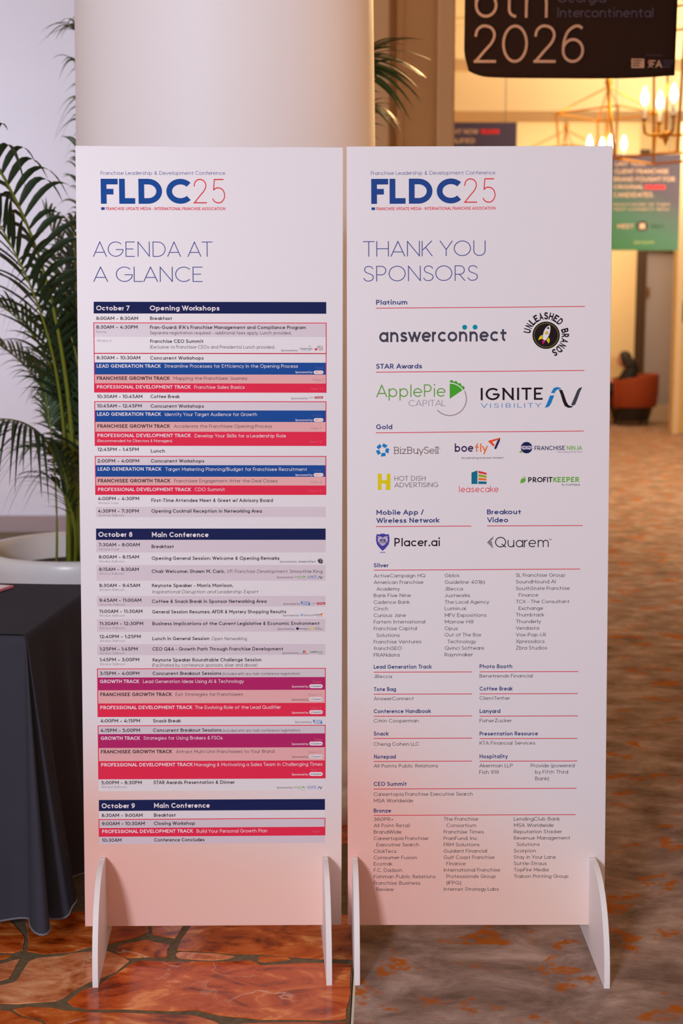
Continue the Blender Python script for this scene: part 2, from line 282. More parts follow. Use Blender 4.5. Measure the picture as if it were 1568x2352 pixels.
FOAM = mat('foam_board_edge', (244, 240, 242), .6)
def make_sign(name, label, base, yaw, lean, roll, bm, feet, w=.61, h=1.826):
    root = tag(empty(name, (base[0], base[1], 0), yaw), label, 'sign', 'printed conference sign boards')
    T = Matrix.Translation((0, 0, base[2])) @ Matrix.Rotation(lean, 4, 'X') @ Matrix.Rotation(roll, 4, 'Y')
    g = G(); g.box(-w / 2, w / 2, 0, .0127, 0, h); p = g.build('panel', [bm], root); p.matrix_local = T; soft(p, .0008, 1)
    Wm = Matrix.Translation((base[0], base[1], 0)) @ Matrix.Rotation(yaw, 4, 'Z') @ T; Wi = Wm.inverted(); R3 = Wi.to_3x3()
    o = Wi @ Vector((0, 0, H))
    def mp(px, py):
        d = ray(px, py, y=1) - Vector((0, 0, H)); d = R3 @ d; t = -o.y / d.y; q = o + d * t; return (q.x, q.z)
    inv = (Matrix.Translation((base[0], base[1], 0)) @ Matrix.Rotation(yaw, 4, 'Z')).inverted()
    for i, (pb, pf) in enumerate(feet):
        B = inv @ ray(*pb, z=0); Fp = inv @ ray(*pf, z=0)
        d = Vector((Fp.x - B.x, Fp.y - B.y, 0)); L = d.length; d.normalize(); nrm = Vector((-d.y, d.x, 0)) * .0064
        hf = .222; prof = []
        n = 30
        for k in range(n + 1):                     # front curve, floor to tip
            a = math.pi / 2 * k / n; prof.append((L * math.cos(a) ** .92, hf * math.sin(a)))
        prof += [(-.0135, hf), (-.014, hf * .99)]
        for k in range(n - 1, -1, -1):
            a = math.pi / 2 * k / n; prof.append((-.0135 - (L * .8 - .0135) * math.cos(a) ** .92, hf * math.sin(a)))
        P = [Vector((B.x, B.y, 0)) + d * q + Vector((0, 0, zz)) - nrm for q, zz in prof]
        g = G(); g.prism(P, nrm * 2); f = g.build('foot', [FOAM], root); soft(f, .0006, 1)
    return root, T, mp
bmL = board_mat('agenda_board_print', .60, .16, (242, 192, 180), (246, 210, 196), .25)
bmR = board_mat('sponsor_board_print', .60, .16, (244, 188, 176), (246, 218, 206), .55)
R = math.radians
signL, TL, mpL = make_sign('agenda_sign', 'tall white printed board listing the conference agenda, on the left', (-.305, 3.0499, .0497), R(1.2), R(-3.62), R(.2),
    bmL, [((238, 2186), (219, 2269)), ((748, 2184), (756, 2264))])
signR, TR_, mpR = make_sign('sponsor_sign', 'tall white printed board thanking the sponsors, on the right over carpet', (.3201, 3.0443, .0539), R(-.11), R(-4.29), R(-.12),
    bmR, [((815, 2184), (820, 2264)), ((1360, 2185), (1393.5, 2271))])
for o_ in (signL, signR): del o_['group']

place = lambda u, v, l: (u, -.00012 * l, v)
def interp(xs, ys, x):
    if x <= xs[0]: return ys[0]
    for i in range(1, len(xs)):
        if x <= xs[i]: return ys[i - 1] + (ys[i] - ys[i - 1]) * (x - xs[i - 1]) / (xs[i] - xs[i - 1])
    return ys[-1]
slL = lambda y: interp([332, 693, 1214, 1837, 2130], [.0, .0015, 0, -.0045, -.011], y)
slR = lambda y: interp([330, 480, 704, 994, 1307, 1872, 2125], [-.0035, -.006, -.008, -.0075, -.005, -.003, -.001], y)
aL = Art(mpL, slL, place); aR = Art(mpR, slR, place)
def emit_part(a, name, sign, T, label=None):
    o = a.build(name, sign)
    if o: o.matrix_local = T
    if o and label: o['label'] = label
    return o
def sub_part(a, name, parent): return a.build(name, parent)

# event logo and headline, once per board
def event_logo(a, x0, dx, yo, s1, s2):
    a.text('Franchise Leadership & Development Conference', x0, 401.5 + yo, x0 + 286, 8.6, HEADB, .085)
    a.text('FLDC', x0 + .8, 468 + yo, x0 + 207, 57.4, BLUE if dx == 0 else mat('ink_logo_blue', (38, 74, 150), .45), .225, track=.015)
    a.text('25', x0 + 213.5, 467 + yo - s1, x0 + 286, 56, LRED, .045, track=.06)
    a.rect(x0 + 1.2, 476 + yo, x0 + 9.4, 482.2 + yo, BLUE, 2)
    a.text('FRANCHISE UPDATE MEDIA · INTERNATIONAL FRANCHISE ASSOCIATION', x0 + 12, 482.6 + yo, x0 + 286.5, 6.8, LRED, .17)
event_logo(aL, 231, 0, 0, 0, 0); emit_part(aL, 'event_logo', signL, TL)
event_logo(aR, 851.5, 1, .4, 1.6, 0); emit_part(aR, 'event_logo', signR, TR_)
aL.text('AGENDA AT', 213.5, 589.5, 488, 34.8, HEADB, .05); emit_part(aL, 'headline', signL, TL); aL.text('A GLANCE', 214, 647.2, 465, 34.8, HEADB, .05); emit_part(aL, 'headline', signL, TL)
aR.text('THANK YOU', 833.5, 589.6, 1114.5, 35.4, HEADB, .05); emit_part(aR, 'headline', signR, TR_); aR.text('SPONSORS', 834.5, 646.6, 1097, 35.4, HEADB, .05); emit_part(aR, 'headline', signR, TR_)

# agenda tables. row: (kind, y0, y1, [texts])
xl = lambda y: 215 + (y - 693) * (12 / 1144.); xr = lambda y: 749 - (y - 693) * (3 / 1144.)
B_, N_, T_ = .175, .11, .075                       # stroke weights
def t_(x0, y, x1, s, st='b'): return (x0, y, x1, s, st)
def sp(y, x0, x1): return t_(x0, y, x1, 'Sponsored by:', 's')
def tk(x0, y, x1, s): return t_(x0, y, x1, s, 'k')
LG, FG, PD, GT = 'LEAD GENERATION TRACK', 'FRANCHISEE GROWTH TRACK', 'PROFESSIONAL DEVELOPMENT TRACK', 'GROWTH TRACK'
WB, VB, WF = 'Windsor Ballroom', 'Venetian Ballroom', 'Windsor Foyer'
ROWS1 = [
 ('n', 693, 720, [t_(221, 713, 298, 'October 7', 'h'), t_(344, 713, 504, 'Opening Workshops', 'h')]),
 ('p', 720, 740, [t_(221, 735, 317.5, '8:00AM – 8:30AM'), t_(344.5, 735, 395, 'Breakfast')]),
 ('g', 743.5, 773.6, [t_(221, 755, 316.5, '8:30AM – 4:30PM'), t_(344.5, 755.5, 702, "Fran-Guard: IFA's Franchise Management and Compliance Program"), t_(221, 764.5, 245, 'Barclay', 'f'), t_(344.5, 768, 668.5, 'Separate registration required – additional fees apply. Lunch provided.', 'l')]),
 ('p', 773.6, 808.5, [t_(222, 785, 256, 'Windsor D', 'f'), t_(345, 787.5, 467, 'Franchise CEO Summit'), t_(344.5, 800.5, 631, '(Exclusive to Franchisor CEOs and Presidents) Lunch provided.', 'l'), sp(807, 645, 684), ('career', 689, 803), ('msa', 722, 803)]),
 ('p', 812.5, 832.5, [t_(222, 825.5, 322.5, '8:30AM – 10:30AM'), t_(345, 826, 467.5, 'Concurrent Workshops')]),
 ('b', 832.5, 860, [tk(222, 844.5, 369.5, LG), t_(377.5, 844.5, 684, 'Streamline Processes for Efficiency in the Opening Process', 'm'), t_(722, 847, 743, 'Trippe', 'F'), t_(678, 857, 718, 'Sponsored by:', 'S'), ('pill', 720, 851, 'o')]),
 ('k', 860, 880.5, [tk(222.5, 872.5, 390, FG), t_(398, 872.5, 568, 'Mapping the Franchisee Journey', 'l'), t_(718, 875, 743, 'Hope 3', 'f')]),
 ('r', 880.5, 901, [tk(222.5, 892.5, 438, PD), t_(446, 893, 561.5, 'Franchise Sales Basics', 'm'), t_(713, 895, 743, 'Hope 1-2', 'R')]),
 ('p', 901, 921, [t_(223, 914.5, 327.5, '10:30AM – 10:45AM'), t_(345.5, 914.5, 413, 'Coffee Break'), sp(917, 668, 707), ('client', 709, 914)]),
 ('g', 923.5, 942.5, [t_(223, 936, 326, '10:45AM – 12:45PM'), t_(346, 936.5, 468, 'Concurrent Workshops')]),
 ('b', 942.5, 969, [tk(223, 955, 370, LG), t_(378.5, 955.5, 590, 'Identify Your Target Audience for Growth', 'm'), t_(718, 957, 738, 'Trippe', 'F'), t_(678, 967, 718, 'Sponsored by:', 'S'), ('pill', 720, 960.4, 'o')]),
 ('k', 969, 991.6, [tk(224, 982.5, 390.5, FG), t_(399, 982.5, 624.5, 'Accelerate the Franchisee Opening Process', 'l'), t_(714, 986, 738, 'Hope 3', 'f')]),
 ('r', 991.6, 1023.5, [tk(224, 1004, 438.5, PD), t_(447, 1004.7, 656.5, 'Develop Your Skills for a Leadership Role', 'm'), t_(223.5, 1015.5, 395, '(Recommended for Directors & Managers)', 'q'), t_(710, 1017, 738, 'Hope 1-2', 'R')]),
 ('p', 1023.5, 1047, [t_(224, 1036, 319, '12:45PM – 1:45PM'), t_(346.5, 1039.5, 378.5, 'Lunch')]),
 ('g', 1049.5, 1068.4, [t_(224, 1062.5, 320, '2:00PM – 4:00PM'), t_(346.5, 1062.5, 469, 'Concurrent Workshops')]),
 ('b', 1068.4, 1095, [tk(224.5, 1081, 371, LG), t_(379.5, 1081.5, 704.5, 'Target Marketing Planning/Budget for Franchisee Recruitment', 'm'), t_(718, 1083, 738, 'Trippe', 'F'), t_(678, 1093, 718, 'Sponsored by:', 'S'), ('pill', 720, 1086.4, 'o')]),
 ('k', 1095, 1115, [tk(225, 1108, 391.5, FG), t_(400, 1108, 637, 'Franchisee Engagement After the Deal Closes', 'l'), t_(714, 1110, 738, 'Hope 3', 'f')]),
 ('r', 1115, 1136, [tk(225, 1128, 439, PD), t_(447, 1128, 516, 'CDO Summit', 'm'), t_(709, 1130, 738, 'Hope 1-2', 'R')]),
 ('p', 1136, 1164, [t_(225, 1149, 320, '4:00PM – 4:30PM'), t_(225, 1158, 272.5, WF, 'f'), t_(347.5, 1153, 626.5, 'First-Time Attendee Meet & Greet w/ Advisory Board')]),
 ('g', 1164, 1187.6, [t_(225, 1177.5, 319, '4:30PM – 7:30PM'), t_(225.5, 1186, 285, VB, 'f'), t_(347.5, 1177.5, 601, 'Opening Cocktail Reception in Networking Area')]),
]
ROWS2 = [
 ('n', 1214, 1240, [t_(226, 1233, 304, 'October 8', 'h'), t_(348, 1233.5, 479, 'Main Conference', 'h')]),
 ('g', 1240, 1269, [t_(226.5, 1255, 321.5, '7:30AM – 8:00AM'), t_(226.5, 1264, 274, WF, 'f'), t_(348, 1259, 399, 'Breakfast')]),
 ('p', 1269, 1298, [t_(227, 1283, 319.5, '8:00AM – 8:15AM'), t_(227, 1292, 285.5, WB, 'f'), t_(348.5, 1286, 641.5, 'Opening General Session: Welcome & Opening Remarks'), sp(1292, 642, 682), ('answer', 685, 1292), ('badge', 735, 1289.5)]),
 ('g', 1298, 1334, [t_(227.5, 1311.5, 319, '8:15AM – 8:30AM'), t_(227.5, 1320, 285.5, WB, 'f'), t_(348.5, 1316, 517, 'Chair Welcome: Shawn M. Caric,'), t_(520, 1316, 662, 'VP, Franchise Development,', 'i'), t_(665, 1316, 740, 'Smoothie King', 'l'), sp(1328, 635, 674), ('pie', 676, 1328), ('ignite', 706, 1328)]),
 ('p', 1334, 1369, [t_(228, 1348.5, 322, '8:30AM – 9:45AM'), t_(228, 1357, 286, WB, 'f'), t_(349, 1348.5, 535, 'Keynote Speaker - Morris Morrison,'), t_(349.5, 1363, 593.5, 'Inspirational Disruption and Leadership Expert', 'i')]),
 ('g', 1369, 1393.5, [t_(228, 1382.5, 325, '9:45AM – 11:00AM'), t_(228, 1391, 287.5, VB, 'f'), t_(349, 1385, 612, 'Coffee & Snack Break in Sponsor Networking Area'), sp(1389, 650, 689), ('cheng', 691, 1389), ('client', 714, 1387)]),
 ('p', 1393.5, 1422, [t_(228, 1408, 327.5, '11:00AM – 11:30AM'), t_(228, 1416.5, 286.5, WB, 'f'), t_(349.5, 1409, 657, 'General Session Resumes: AFDR & Mystery Shopping Results'), sp(1415.5, 649, 687), ('biz', 690, 1415), ('boe', 722, 1415)]),
 ('g', 1422, 1451.6, [t_(228.5, 1436, 329, '11:30AM – 12:30PM'), t_(228.5, 1445, 287, WB, 'f'), t_(350, 1436, 733.5, 'Business Implications of the Current Legislative & Economic Environment'), sp(1446.5, 637, 676), ('ninja', 680, 1446), ('dish', 715, 1446)]),
 ('p', 1451.6, 1480, [t_(228.5, 1466, 323.5, '12:40PM – 1:25PM'), t_(229, 1474.5, 287, WB, 'f'), t_(350, 1470.5, 480.5, 'Lunch in General Session'), t_(486, 1470.5, 566.5, 'Open Networking', 'l')]),
 ('g', 1480, 1505, [t_(229, 1494.5, 316.5, '1:25PM – 1:45PM'), t_(229, 1503, 287.5, WB, 'f'), t_(350, 1494.5, 650, 'CEO Q&A - Growth Path Through Franchise Development'), sp(1502, 648, 687), ('cake', 690, 1502), ('profit', 711, 1501)]),
 ('p', 1505, 1535.5, [t_(229, 1519, 320, '1:45PM – 3:00PM'), t_(229, 1528, 287.5, WB, 'f'), t_(350.5, 1519.5, 600, 'Keynote Speaker Roundtable Challenge Session'), t_(350, 1531.5, 590.5, '(Facilitated by conference sponsors, silver and above)', 'l')]),
 ('g', 1538, 1556.3, [t_(229.5, 1550.5, 320.5, '3:15PM – 4:00PM'), t_(350.5, 1550.5, 508, 'Concurrent Breakout Sessions'), t_(511, 1550.5, 688, '(Included with any main conference registration)', 'j')]),
 ('m', 1556.3, 1585.6, [tk(229.5, 1569, 320, GT), t_(328.5, 1569, 560, 'Lead Generation Ideas Using AI & Technology', 'm'), t_(717, 1568, 737, 'Trippe', 'R'), t_(670, 1579, 708, 'Sponsored by:', 'S'), ('pill', 710, 1571.6, 'q')]),
 ('k', 1585.6, 1615.8, [tk(230.5, 1599, 395, FG), t_(403, 1598.5, 557.5, 'Exit Strategies for Franchisees', 'l'), t_(708, 1598, 737, 'Hope 1-2', 'f'), sp(1609, 670, 708), ('pill', 710, 1601.2, 'q')]),
 ('r', 1615.8, 1646.5, [tk(230.5, 1629, 442, PD), t_(447.5, 1628.5, 644.5, 'The Evolving Role of the Lead Qualifier', 'm'), t_(713, 1628, 737, 'Hope 3', 'R'), t_(670, 1639, 708, 'Sponsored by:', 'S'), ('pill', 710, 1631, 'q')]),
 ('p', 1646.5, 1666.3, [t_(231, 1659.5, 322, '4:00PM – 4:15PM'), t_(351.5, 1659.5, 416, 'Snack Break'), sp(1660.5, 677, 716), ('cheng', 719, 1661)]),
 ('g', 1669, 1686.2, [t_(231, 1681.5, 322, '4:15PM – 5:00PM'), t_(351.5, 1681, 508.5, 'Concurrent Breakout Sessions'), t_(511.5, 1681, 688.5, '(Included with any main conference registration)', 'j')]),
 ('m', 1686.2, 1718.2, [tk(231.5, 1699.5, 322, GT), t_(329.5, 1699, 511, 'Strategies for Using Brokers & FSOs', 'm'), t_(721, 1701, 740, 'Trippe', 'R'), t_(670, 1711, 708, 'Sponsored by:', 'S'), ('pill', 710, 1703.2, 'q')]),
 ('k', 1718.2, 1748.4, [tk(232, 1730.5, 395.5, FG), t_(404, 1730, 629.5, 'Attract Multi-Unit Franchisees to Your Brand', 'l'), t_(708, 1730, 737, 'Hope 1-2', 'f'), sp(1740.5, 670, 708), ('pill', 710, 1733, 'q')]),
 ('r', 1748.4, 1789.4, [tk(232.5, 1760.5, 443, PD), t_(445.5, 1760, 740, 'Managing & Motivating a Sales Team in Challenging Times', 'm'), t_(712, 1770, 736, 'Hope 3', 'R'), t_(670, 1781, 708, 'Sponsored by:', 'S'), ('pill', 710, 1773.2, 'q')]),
 ('p', 1789.4, 1817.5, [t_(233, 1801.5, 326, '5:00PM – 8:30PM'), t_(233, 1810, 290.5, WB, 'f'), t_(352.5, 1801, 538.5, 'STAR Awards Presentation & Dinner'), sp(1811, 635, 673), ('pie', 675, 1811.5), ('ignite', 705, 1811)]),
]
ROWS3 = [
 ('n', 1837.5, 1862.8, [t_(233.5, 1856.3, 309.5, 'October 9', 'h'), t_(353, 1855.7, 482, 'Main Conference', 'h')]),
 ('p', 1862.8, 1881.5, [t_(233.5, 1876.7, 328, '8:30AM – 9:00AM'), t_(353.5, 1876, 403.5, 'Breakfast')]),
 ('g', 1883.6, 1902, [t_(234, 1895.6, 333, '9:00AM – 10:30AM'), t_(353.5, 1895, 447.5, 'Closing Workshop')]),
 ('r', 1902, 1921.6, [tk(234.5, 1913.6, 443.5, PD), t_(451.5, 1912.7, 613.5, 'Build Your Personal Growth Plan', 'm'), t_(716, 1912, 735, 'Trippe', 'R')]),
 ('g', 1921.6, 1939.2, [t_(234.5, 1933.6, 279.5, '10:30AM'), t_(354, 1933, 469.5, 'Conference Concludes')]),
]
BAND = {'n': NAVY, 'p': ROWW, 'g': GREY, 'b': BLUE, 'k': PINKB, 'r': RED, 'm': MAG}
def tiny_logo(a, q):
    k, x, y = q[0], q[1], q[2]
    if k == 'pill':
        w = 22.5 if q[3] == 'o' else 31; a.pill(x, y, x + w, y + (8.3 if q[3] == 'o' else 9), PW, 2)
        if q[3] == 'o': a.text('JBECCA', x + 3, y + 6, x + w - 3, 4, ORG, .16)
        else: a.poly([(x + 3, y + 4.6), (x + 6, y + 2), (x + 5, y + 7)], GRYT, 3); a.text('Quarem', x + 7, y + 6.6, x + w - 2.5, 4.6, BLACK, .12)
    elif k == 'career': a.text('Careertopia', x - 1, y, x + 28, 4.4, CHAR, .14); a.rect(x + 3, y + 2, x + 24, y + 2.6, PALEB, 2); a.disc(x + 22, y - 7.6, 1.4, GREEN, 2, 8)
    elif k == 'msa': a.disc(x + 3.2, y - .6, 2.9, LRED, 2, 12); a.text('MSA', x + 6, y, x + 20, 9, INK2, .10, serif=True); a.rect(x + 9, y + 1.4, x + 20, y + 2.2, LRED, 2)
    elif k == 'client': a.text('CLIENT', x, y + 1, x + 14, 3.6, INK3, .11); a.poly([(x + 14, y - 3.5), (x + 33, y - 3.8), (x + 32, y + 1.5), (x + 14, y + 1.8)], mat('ink_brick', (204, 60, 70), .45), 2); a.text('TETHER', x + 16, y + .6, x + 30, 3, PW, .14)
    elif k == 'answer': a.text('answerconnect', x, y, x + 39.5, 4.6, CHAR, .14); a.disc(x + 24.6, y - 5, .8, TEAL, 2, 6); a.disc(x + 28.6, y - 5, .8, TEAL, 2, 6)
    elif k == 'badge': a.disc(x, y, 4.4, BLACK, 2, 18); a.arc(x, y, 5.9, 1.5, -70, 175, INK, 2, 14); a.poly([(x - 1, y + 2.4), (x - .4, y - 1), (x + 1.2, y - 2.8), (x + 1.2, y), (x, y + 2.4)], PW, 3)
    elif k == 'pie': a.text('ApplePie', x, y - 1.4, x + 19, 4.8, GREEN, .1); a.text('CAPITAL', x + 8, y + 1.6, x + 19, 2, GRYT, .12); a.poly([(x + 20.5, y - 6.4), (x + 25, y - 3.4), (x + 20.5, y - .6)], GREEN, 2); a.arc(x + 20.5, y - 1, 5.6, .5, -120, 30, GRYT, 2, 10)
    elif k == 'ignite': a.text('IGNITE', x, y - 1, x + 21.5, 4.8, mat('ink_ignite', (74, 110, 176), .45), .13); a.text('VISIBILITY', x, y + 1.8, x + 21.5, 1.8, PALEB, .1); a.poly([(x + 24, y + 1.6), (x + 26.2, y - 5), (x + 28, y - 5), (x + 25.4, y + 1.6)], SKYB, 2); a.poly([(x + 28, y - 5), (x + 29.4, y - 5), (x + 32, y + 1.6), (x + 30.6, y + 1.6)], BLACK, 2); a.poly([(x + 31, y + 1.6), (x + 32.6, y + 1), (x + 35.4, y - 5.6), (x + 34, y - 5)], CHAR, 2)
    elif k == 'cheng': a.rect(x, y - 8, x + 3, y - 2, SKYB, 2); a.rect(x + 17, y - 4, x + 20.5, y + 1.5, SKYB, 2); a.text('CHENG', x + 4, y - 4, x + 20, 3.6, SKYB, .15); a.text('COHEN', x + 2, y + 1, x + 16, 3.6, SKYB, .15)
    elif k == 'biz': a.arc(x + 3, y - 2.6, 2.2, 1.2, 0, 360, SKYB, 2, 12); a.text('BizBuySell', x + 8, y, x + 30, 4, INK2, .10, serif=True)
    elif k == 'boe': a.text('boefly', x, y - 1, x + 13, 4.2, BLACK, .14); a.poly([(x + 12, y - 4.6), (x + 19.5, y - 7), (x + 16.4, y)], ORG, 2); a.rect(x + 5, y + 1.8, x + 19, y + 2.4, INK3, 2)
    elif k == 'ninja': a.disc(x + 3, y - 2.2, 3.1, NAVY, 2, 14); a.text('FRANCHISE', x + 7, y - .4, x + 23.6, 3, NAVY, .14); a.text('NINJA', x + 24.4, y - .4, x + 33, 3, GREEN, .14); a.rect(x + 18, y + .8, x + 33, y + 1.4, INK3, 2)
    elif k == 'dish': a.rect(x, y - 6, x + 2, y + .6, YEL, 2); a.rect(x + 4.6, y - 6, x + 6.6, y + .6, YEL, 2); a.rect(x + 2, y - 3.6, x + 4.6, y - 2.2, YEL, 2); a.text('HOT DISH', x + 8, y - 2.8, x + 20, 2.6, INK2, .12); a.text('ADVERTISING', x + 8, y + .6, x + 26.6, 2.6, INK2, .12)
    elif k == 'cake': a.poly([(x + 5.5, y - 7.2), (x + 8.4, y - 8.6), (x + 8.4, y - 2.4), (x + 5.5, y - 2.4)], TEAL, 2); a.poly([(x + 8.8, y - 8.4), (x + 12, y - 7), (x + 12, y - 2.4), (x + 8.8, y - 2.4)], ORG, 2); a.text('leasecake', x, y + .6, x + 16.5, 3, LRED, .13)
    elif k == 'profit': a.poly([(x, y - 1), (x + 1.2, y - 5), (x + 3.6, y - 5.4), (x + 2.6, y - 1.6)], GREEN, 2); a.text('PROFIT', x + 4.4, y - 1.6, x + 17, 3.4, BLACK, .18); a.text('KEEPER', x + 17.6, y - 1.6, x + 30, 3.4, GREEN, .18); a.text('primepay', x + 22, y + 1.4, x + 30, 2, INK2, .12)
def table(rows, boxes):
    y0 = rows[0][1]; y1 = rows[0][2]
    aL.rect(xl(y0), y0, xr(y0), y1, NAVY, 1)
    for q in rows[0][3]: aL.text(q[3], q[0], q[1], q[2], 11.2, PW, .2)
    tb = emit_part(aL, 'schedule_table', signL, TL)
    for (a0, a1) in boxes:                          # red keylines
        x0, x1 = xl(a0) - 1, xr(a0) + 1; s = slL(a0); s2 = slL(a1); w = 1.9
        dx = (a1 - a0) * 12 / 1144.
        aL.poly([(x0, a0), (x1, a0 + s * (x1 - x0)), (x1, a0 + w + s * (x1 - x0)), (x0, a0 + w)], RED, 2)
        aL.poly([(x0 + dx, a1 - w), (x1, a1 - w + s2 * (x1 - x0)), (x1, a1 + s2 * (x1 - x0)), (x0 + dx, a1)], RED, 2)
        aL.poly([(x0, a0), (x0 + w, a0), (x0 + w + dx, a1), (x0 + dx, a1)], RED, 2)
        aL.poly([(x1 - w, a0 + s * (x1 - x0)), (x1, a0 + s * (x1 - x0)), (x1, a1 + s2 * (x1 - x0)), (x1 - w, a1 + s2 * (x1 - x0))], RED, 2)
    if boxes: sub_part(aL, 'red_outline', tb)
    for kind, y0, y1, items in rows[1:]:
        boxed = kind in 'bkrm' or any(a0 - 1 < y0 and y1 < a1 + 3 for a0, a1 in boxes)
        aL.poly([(xl(y0), y0), (xr(y0), y0 + slL(y0) * 530), (xr(y1), y1 + slL(y1) * 530), (xl(y1), y1)], BAND[kind], 1)
        for q in items:
            if len(q) < 5 or q[0] == 'pill' or isinstance(q[0], str): tiny_logo(aL, q); continue
            x0, y, x1, s, stl = q; dark = kind in 'brm'
            if stl == 'b': aL.text(s, x0, y, x1, 7.9, INK, .17)
            elif stl == 'k': aL.text(s, x0, y, x1, 7.9, PW if dark else INK, .19)
            elif stl == 'm': aL.text(s, x0, y, x1, 8.0, PW, .12)
            elif stl == 'l': aL.text(s, x0, y, x1, 7.7, INK2, .11)
            elif stl == 'q': aL.text(s, x0, y, x1, 6.6, PW, .11)
            elif stl == 'j': aL.text(s, x0, y, x1, 6.4, INK2, .11)
            elif stl == 'i': aL.text(s, x0, y, x1, 7.8, INK2, .10, it=.2)
            elif stl == 's': aL.text(s, x0, y, x1, 4.6, INK2, .12)
            elif stl == 'S': aL.text(s, x0, y, x1, 4.8, PW, .15)
            elif stl == 'f': aL.text(s, x0, y, x1, 5.4, INK3 if kind != 'k' else mat('ink_faint_brown', (190, 142, 148), .45), .09)
            elif stl == 'F': aL.text(s, x0, y, x1, 5.4, FAINTW, .09)
            elif stl == 'R': aL.text(s, x0, y, x1, 5.4, FAINTR, .09)
        sub_part(aL, 'schedule_row', tb)
table(ROWS1, [(740.5, 812.8), (810.6, 901.6), (921.4, 1024), (1047.2, 1136.6)])
table(ROWS2, [(1535.4, 1647), (1666.4, 1790)])
table(ROWS3, [(1881.3, 1922)])

# sponsor board
def rule(x0, y0, x1, y1, w=1.7): aR.poly([(x0, y0 - w / 2), (x1, y1 - w / 2), (x1, y1 + w / 2), (x0, y0 + w / 2)], RULE, 2)
HD = mat('ink_section_blue', (56, 66, 130), .45)
def sec(heads, rules, items, cap=9.2, name='sponsor_list'):
    for s, x0, y, x1 in heads: aR.text(s, x0, y, x1, cap, HD, .18)
    for r in rules: rule(*r)
    for s, x0, y, x1 in items: aR.text(s, x0, y, x1, 8.1, INK2 if False else mat('ink_list', (78, 62, 68), .5), .105)
    emit_part(aR, name, signR, TR_)
sec([('Platinum', 863.5, 700, 935)], [(863, 708, 1342.5, 704)], [], 11.2, 'section_heading')
sec([('STAR Awards', 863.5, 847, 969)], [(863, 855, 1341.5, 851)], [], 11.2, 'section_heading')
sec([('Gold', 863.5, 986, 900.5)], [(863, 994, 1340, 990)], [], 11.2, 'section_heading')
sec([('Mobile App /', 863.5, 1182.5, 973), ('Wireless Network', 863.5, 1201, 1010), ('Breakout', 1118, 1181.3, 1196), ('Video', 1118, 1199.8, 1166.5)], [(863, 1209.3, 1082, 1208.4), (1118, 1208, 1337.5, 1207)], [], 11.2, 'section_heading')
c1 = [('ActiveCampaign HQ', 0, 1326.4, 976.8), ('American Franchise', 0, 1341.5, 972), ('Academy', 1, 1356.5, 918), ('Bank Five Nine', 0, 1371.6, 943.5), ('Cadence Bank', 0, 1387, 941), ('Cinch', 0, 1402, 890.7), ('Curious Jane', 0, 1417.3, 932), ('Fortem International', 0, 1432.3, 976), ('Franchise Capital', 0, 1447.5, 957), ('Solutions', 1, 1463, 917.5), ('Franchise Ventures', 0, 1478, 967), ('franchiSEO', 0, 1493, 922.5), ('FRANdata', 0, 1508.3, 917)]
c2 = [('Gbbis', 0, 1325.7, 1054.6), ('Guideline 401(k)', 0, 1341, 1113), ('JBecca', 0, 1356.4, 1062.5), ('Justworks', 0, 1371.5, 1079.3), ('The Local Agency', 0, 1386.7, 1123), ('Lumin.ai', 0, 1401.5, 1069.6), ('MFV Expositions', 0, 1417, 1116.8), ('Morrow Hill', 0, 1432, 1086.4), ('Opus', 0, 1447.2, 1050.7), ('Out of The Box', 0, 1462, 1105), ('Technology', 1, 1477.5, 1093), ('Qvinci Software', 0, 1492.5, 1111.4), ('Raynmaker', 0, 1507.5, 1085.4)]
c3 = [('SL Franchise Group', 0, 1325, 1297.5), ('SoundHound AI', 0, 1340, 1275.4), ('SouthState Franchise', 0, 1355.3, 1308), ('Finance', 1, 1370.5, 1235.7), ('TCX - The Consultant', 0, 1385.7, 1307), ('Exchange', 1, 1401, 1246.8), ('Thumbtack', 0, 1416, 1249.6), ('Thunderly', 0, 1431.3, 1242), ('Vendasta', 0, 1446.5, 1237), ('Vox-Pop-Uli', 0, 1461.7, 1253), ('Xpressdocs', 0, 1477, 1250), ('Zbra Studios', 0, 1492, 1256)]
col = lambda L, x: [(s, x + 6.4 * k, y, x1) for s, k, y, x1 in L]
sec([('Silver', 858, 1303, 891.5)], [(858, 1309.6, 1332, 1307)], col(c1, 858) + col(c2, 1021) + col(c3, 1184.3))
PAIRS = [(('Lead Generation Track', 991.8, 1536, 1544), ('JBecca', 1557.5, 899.5), ('Photo Booth', 1175.7, 1535, 1543), ('Benetrends Financial', 1556.5, 1222.5)),
 (('Tote Bag', 909, 1587.5, 1594.5), ('AnswerConnect', 1608.5, 950), ('Coffee Break', 1177.5, 1586.2, 1593.6), ('ClientTether', 1607.5, 1170.5)),
 (('Conference Handbook', 990, 1638, 1645), ('Citrin Cooperman', 1659.5, 961), ('Lanyard', 1148.5, 1637.7, 1644.8), ('FisherZucker', 1659, 1174.5)),
 (('Snack', 893, 1689.5, 1696), ('Cheng Cohen LLC', 1713, 962.5), ('Presentation Resource', 1235, 1689.5, 1696.5), ('KTA Financial Services', 1710.6, 1228.5)),
 (('Notepad', 908.5, 1742.5, 1749), ('All Points Public Relations', 1763, 1005.5), ('Hospitality', 1166, 1741.7, 1748.6), None)]
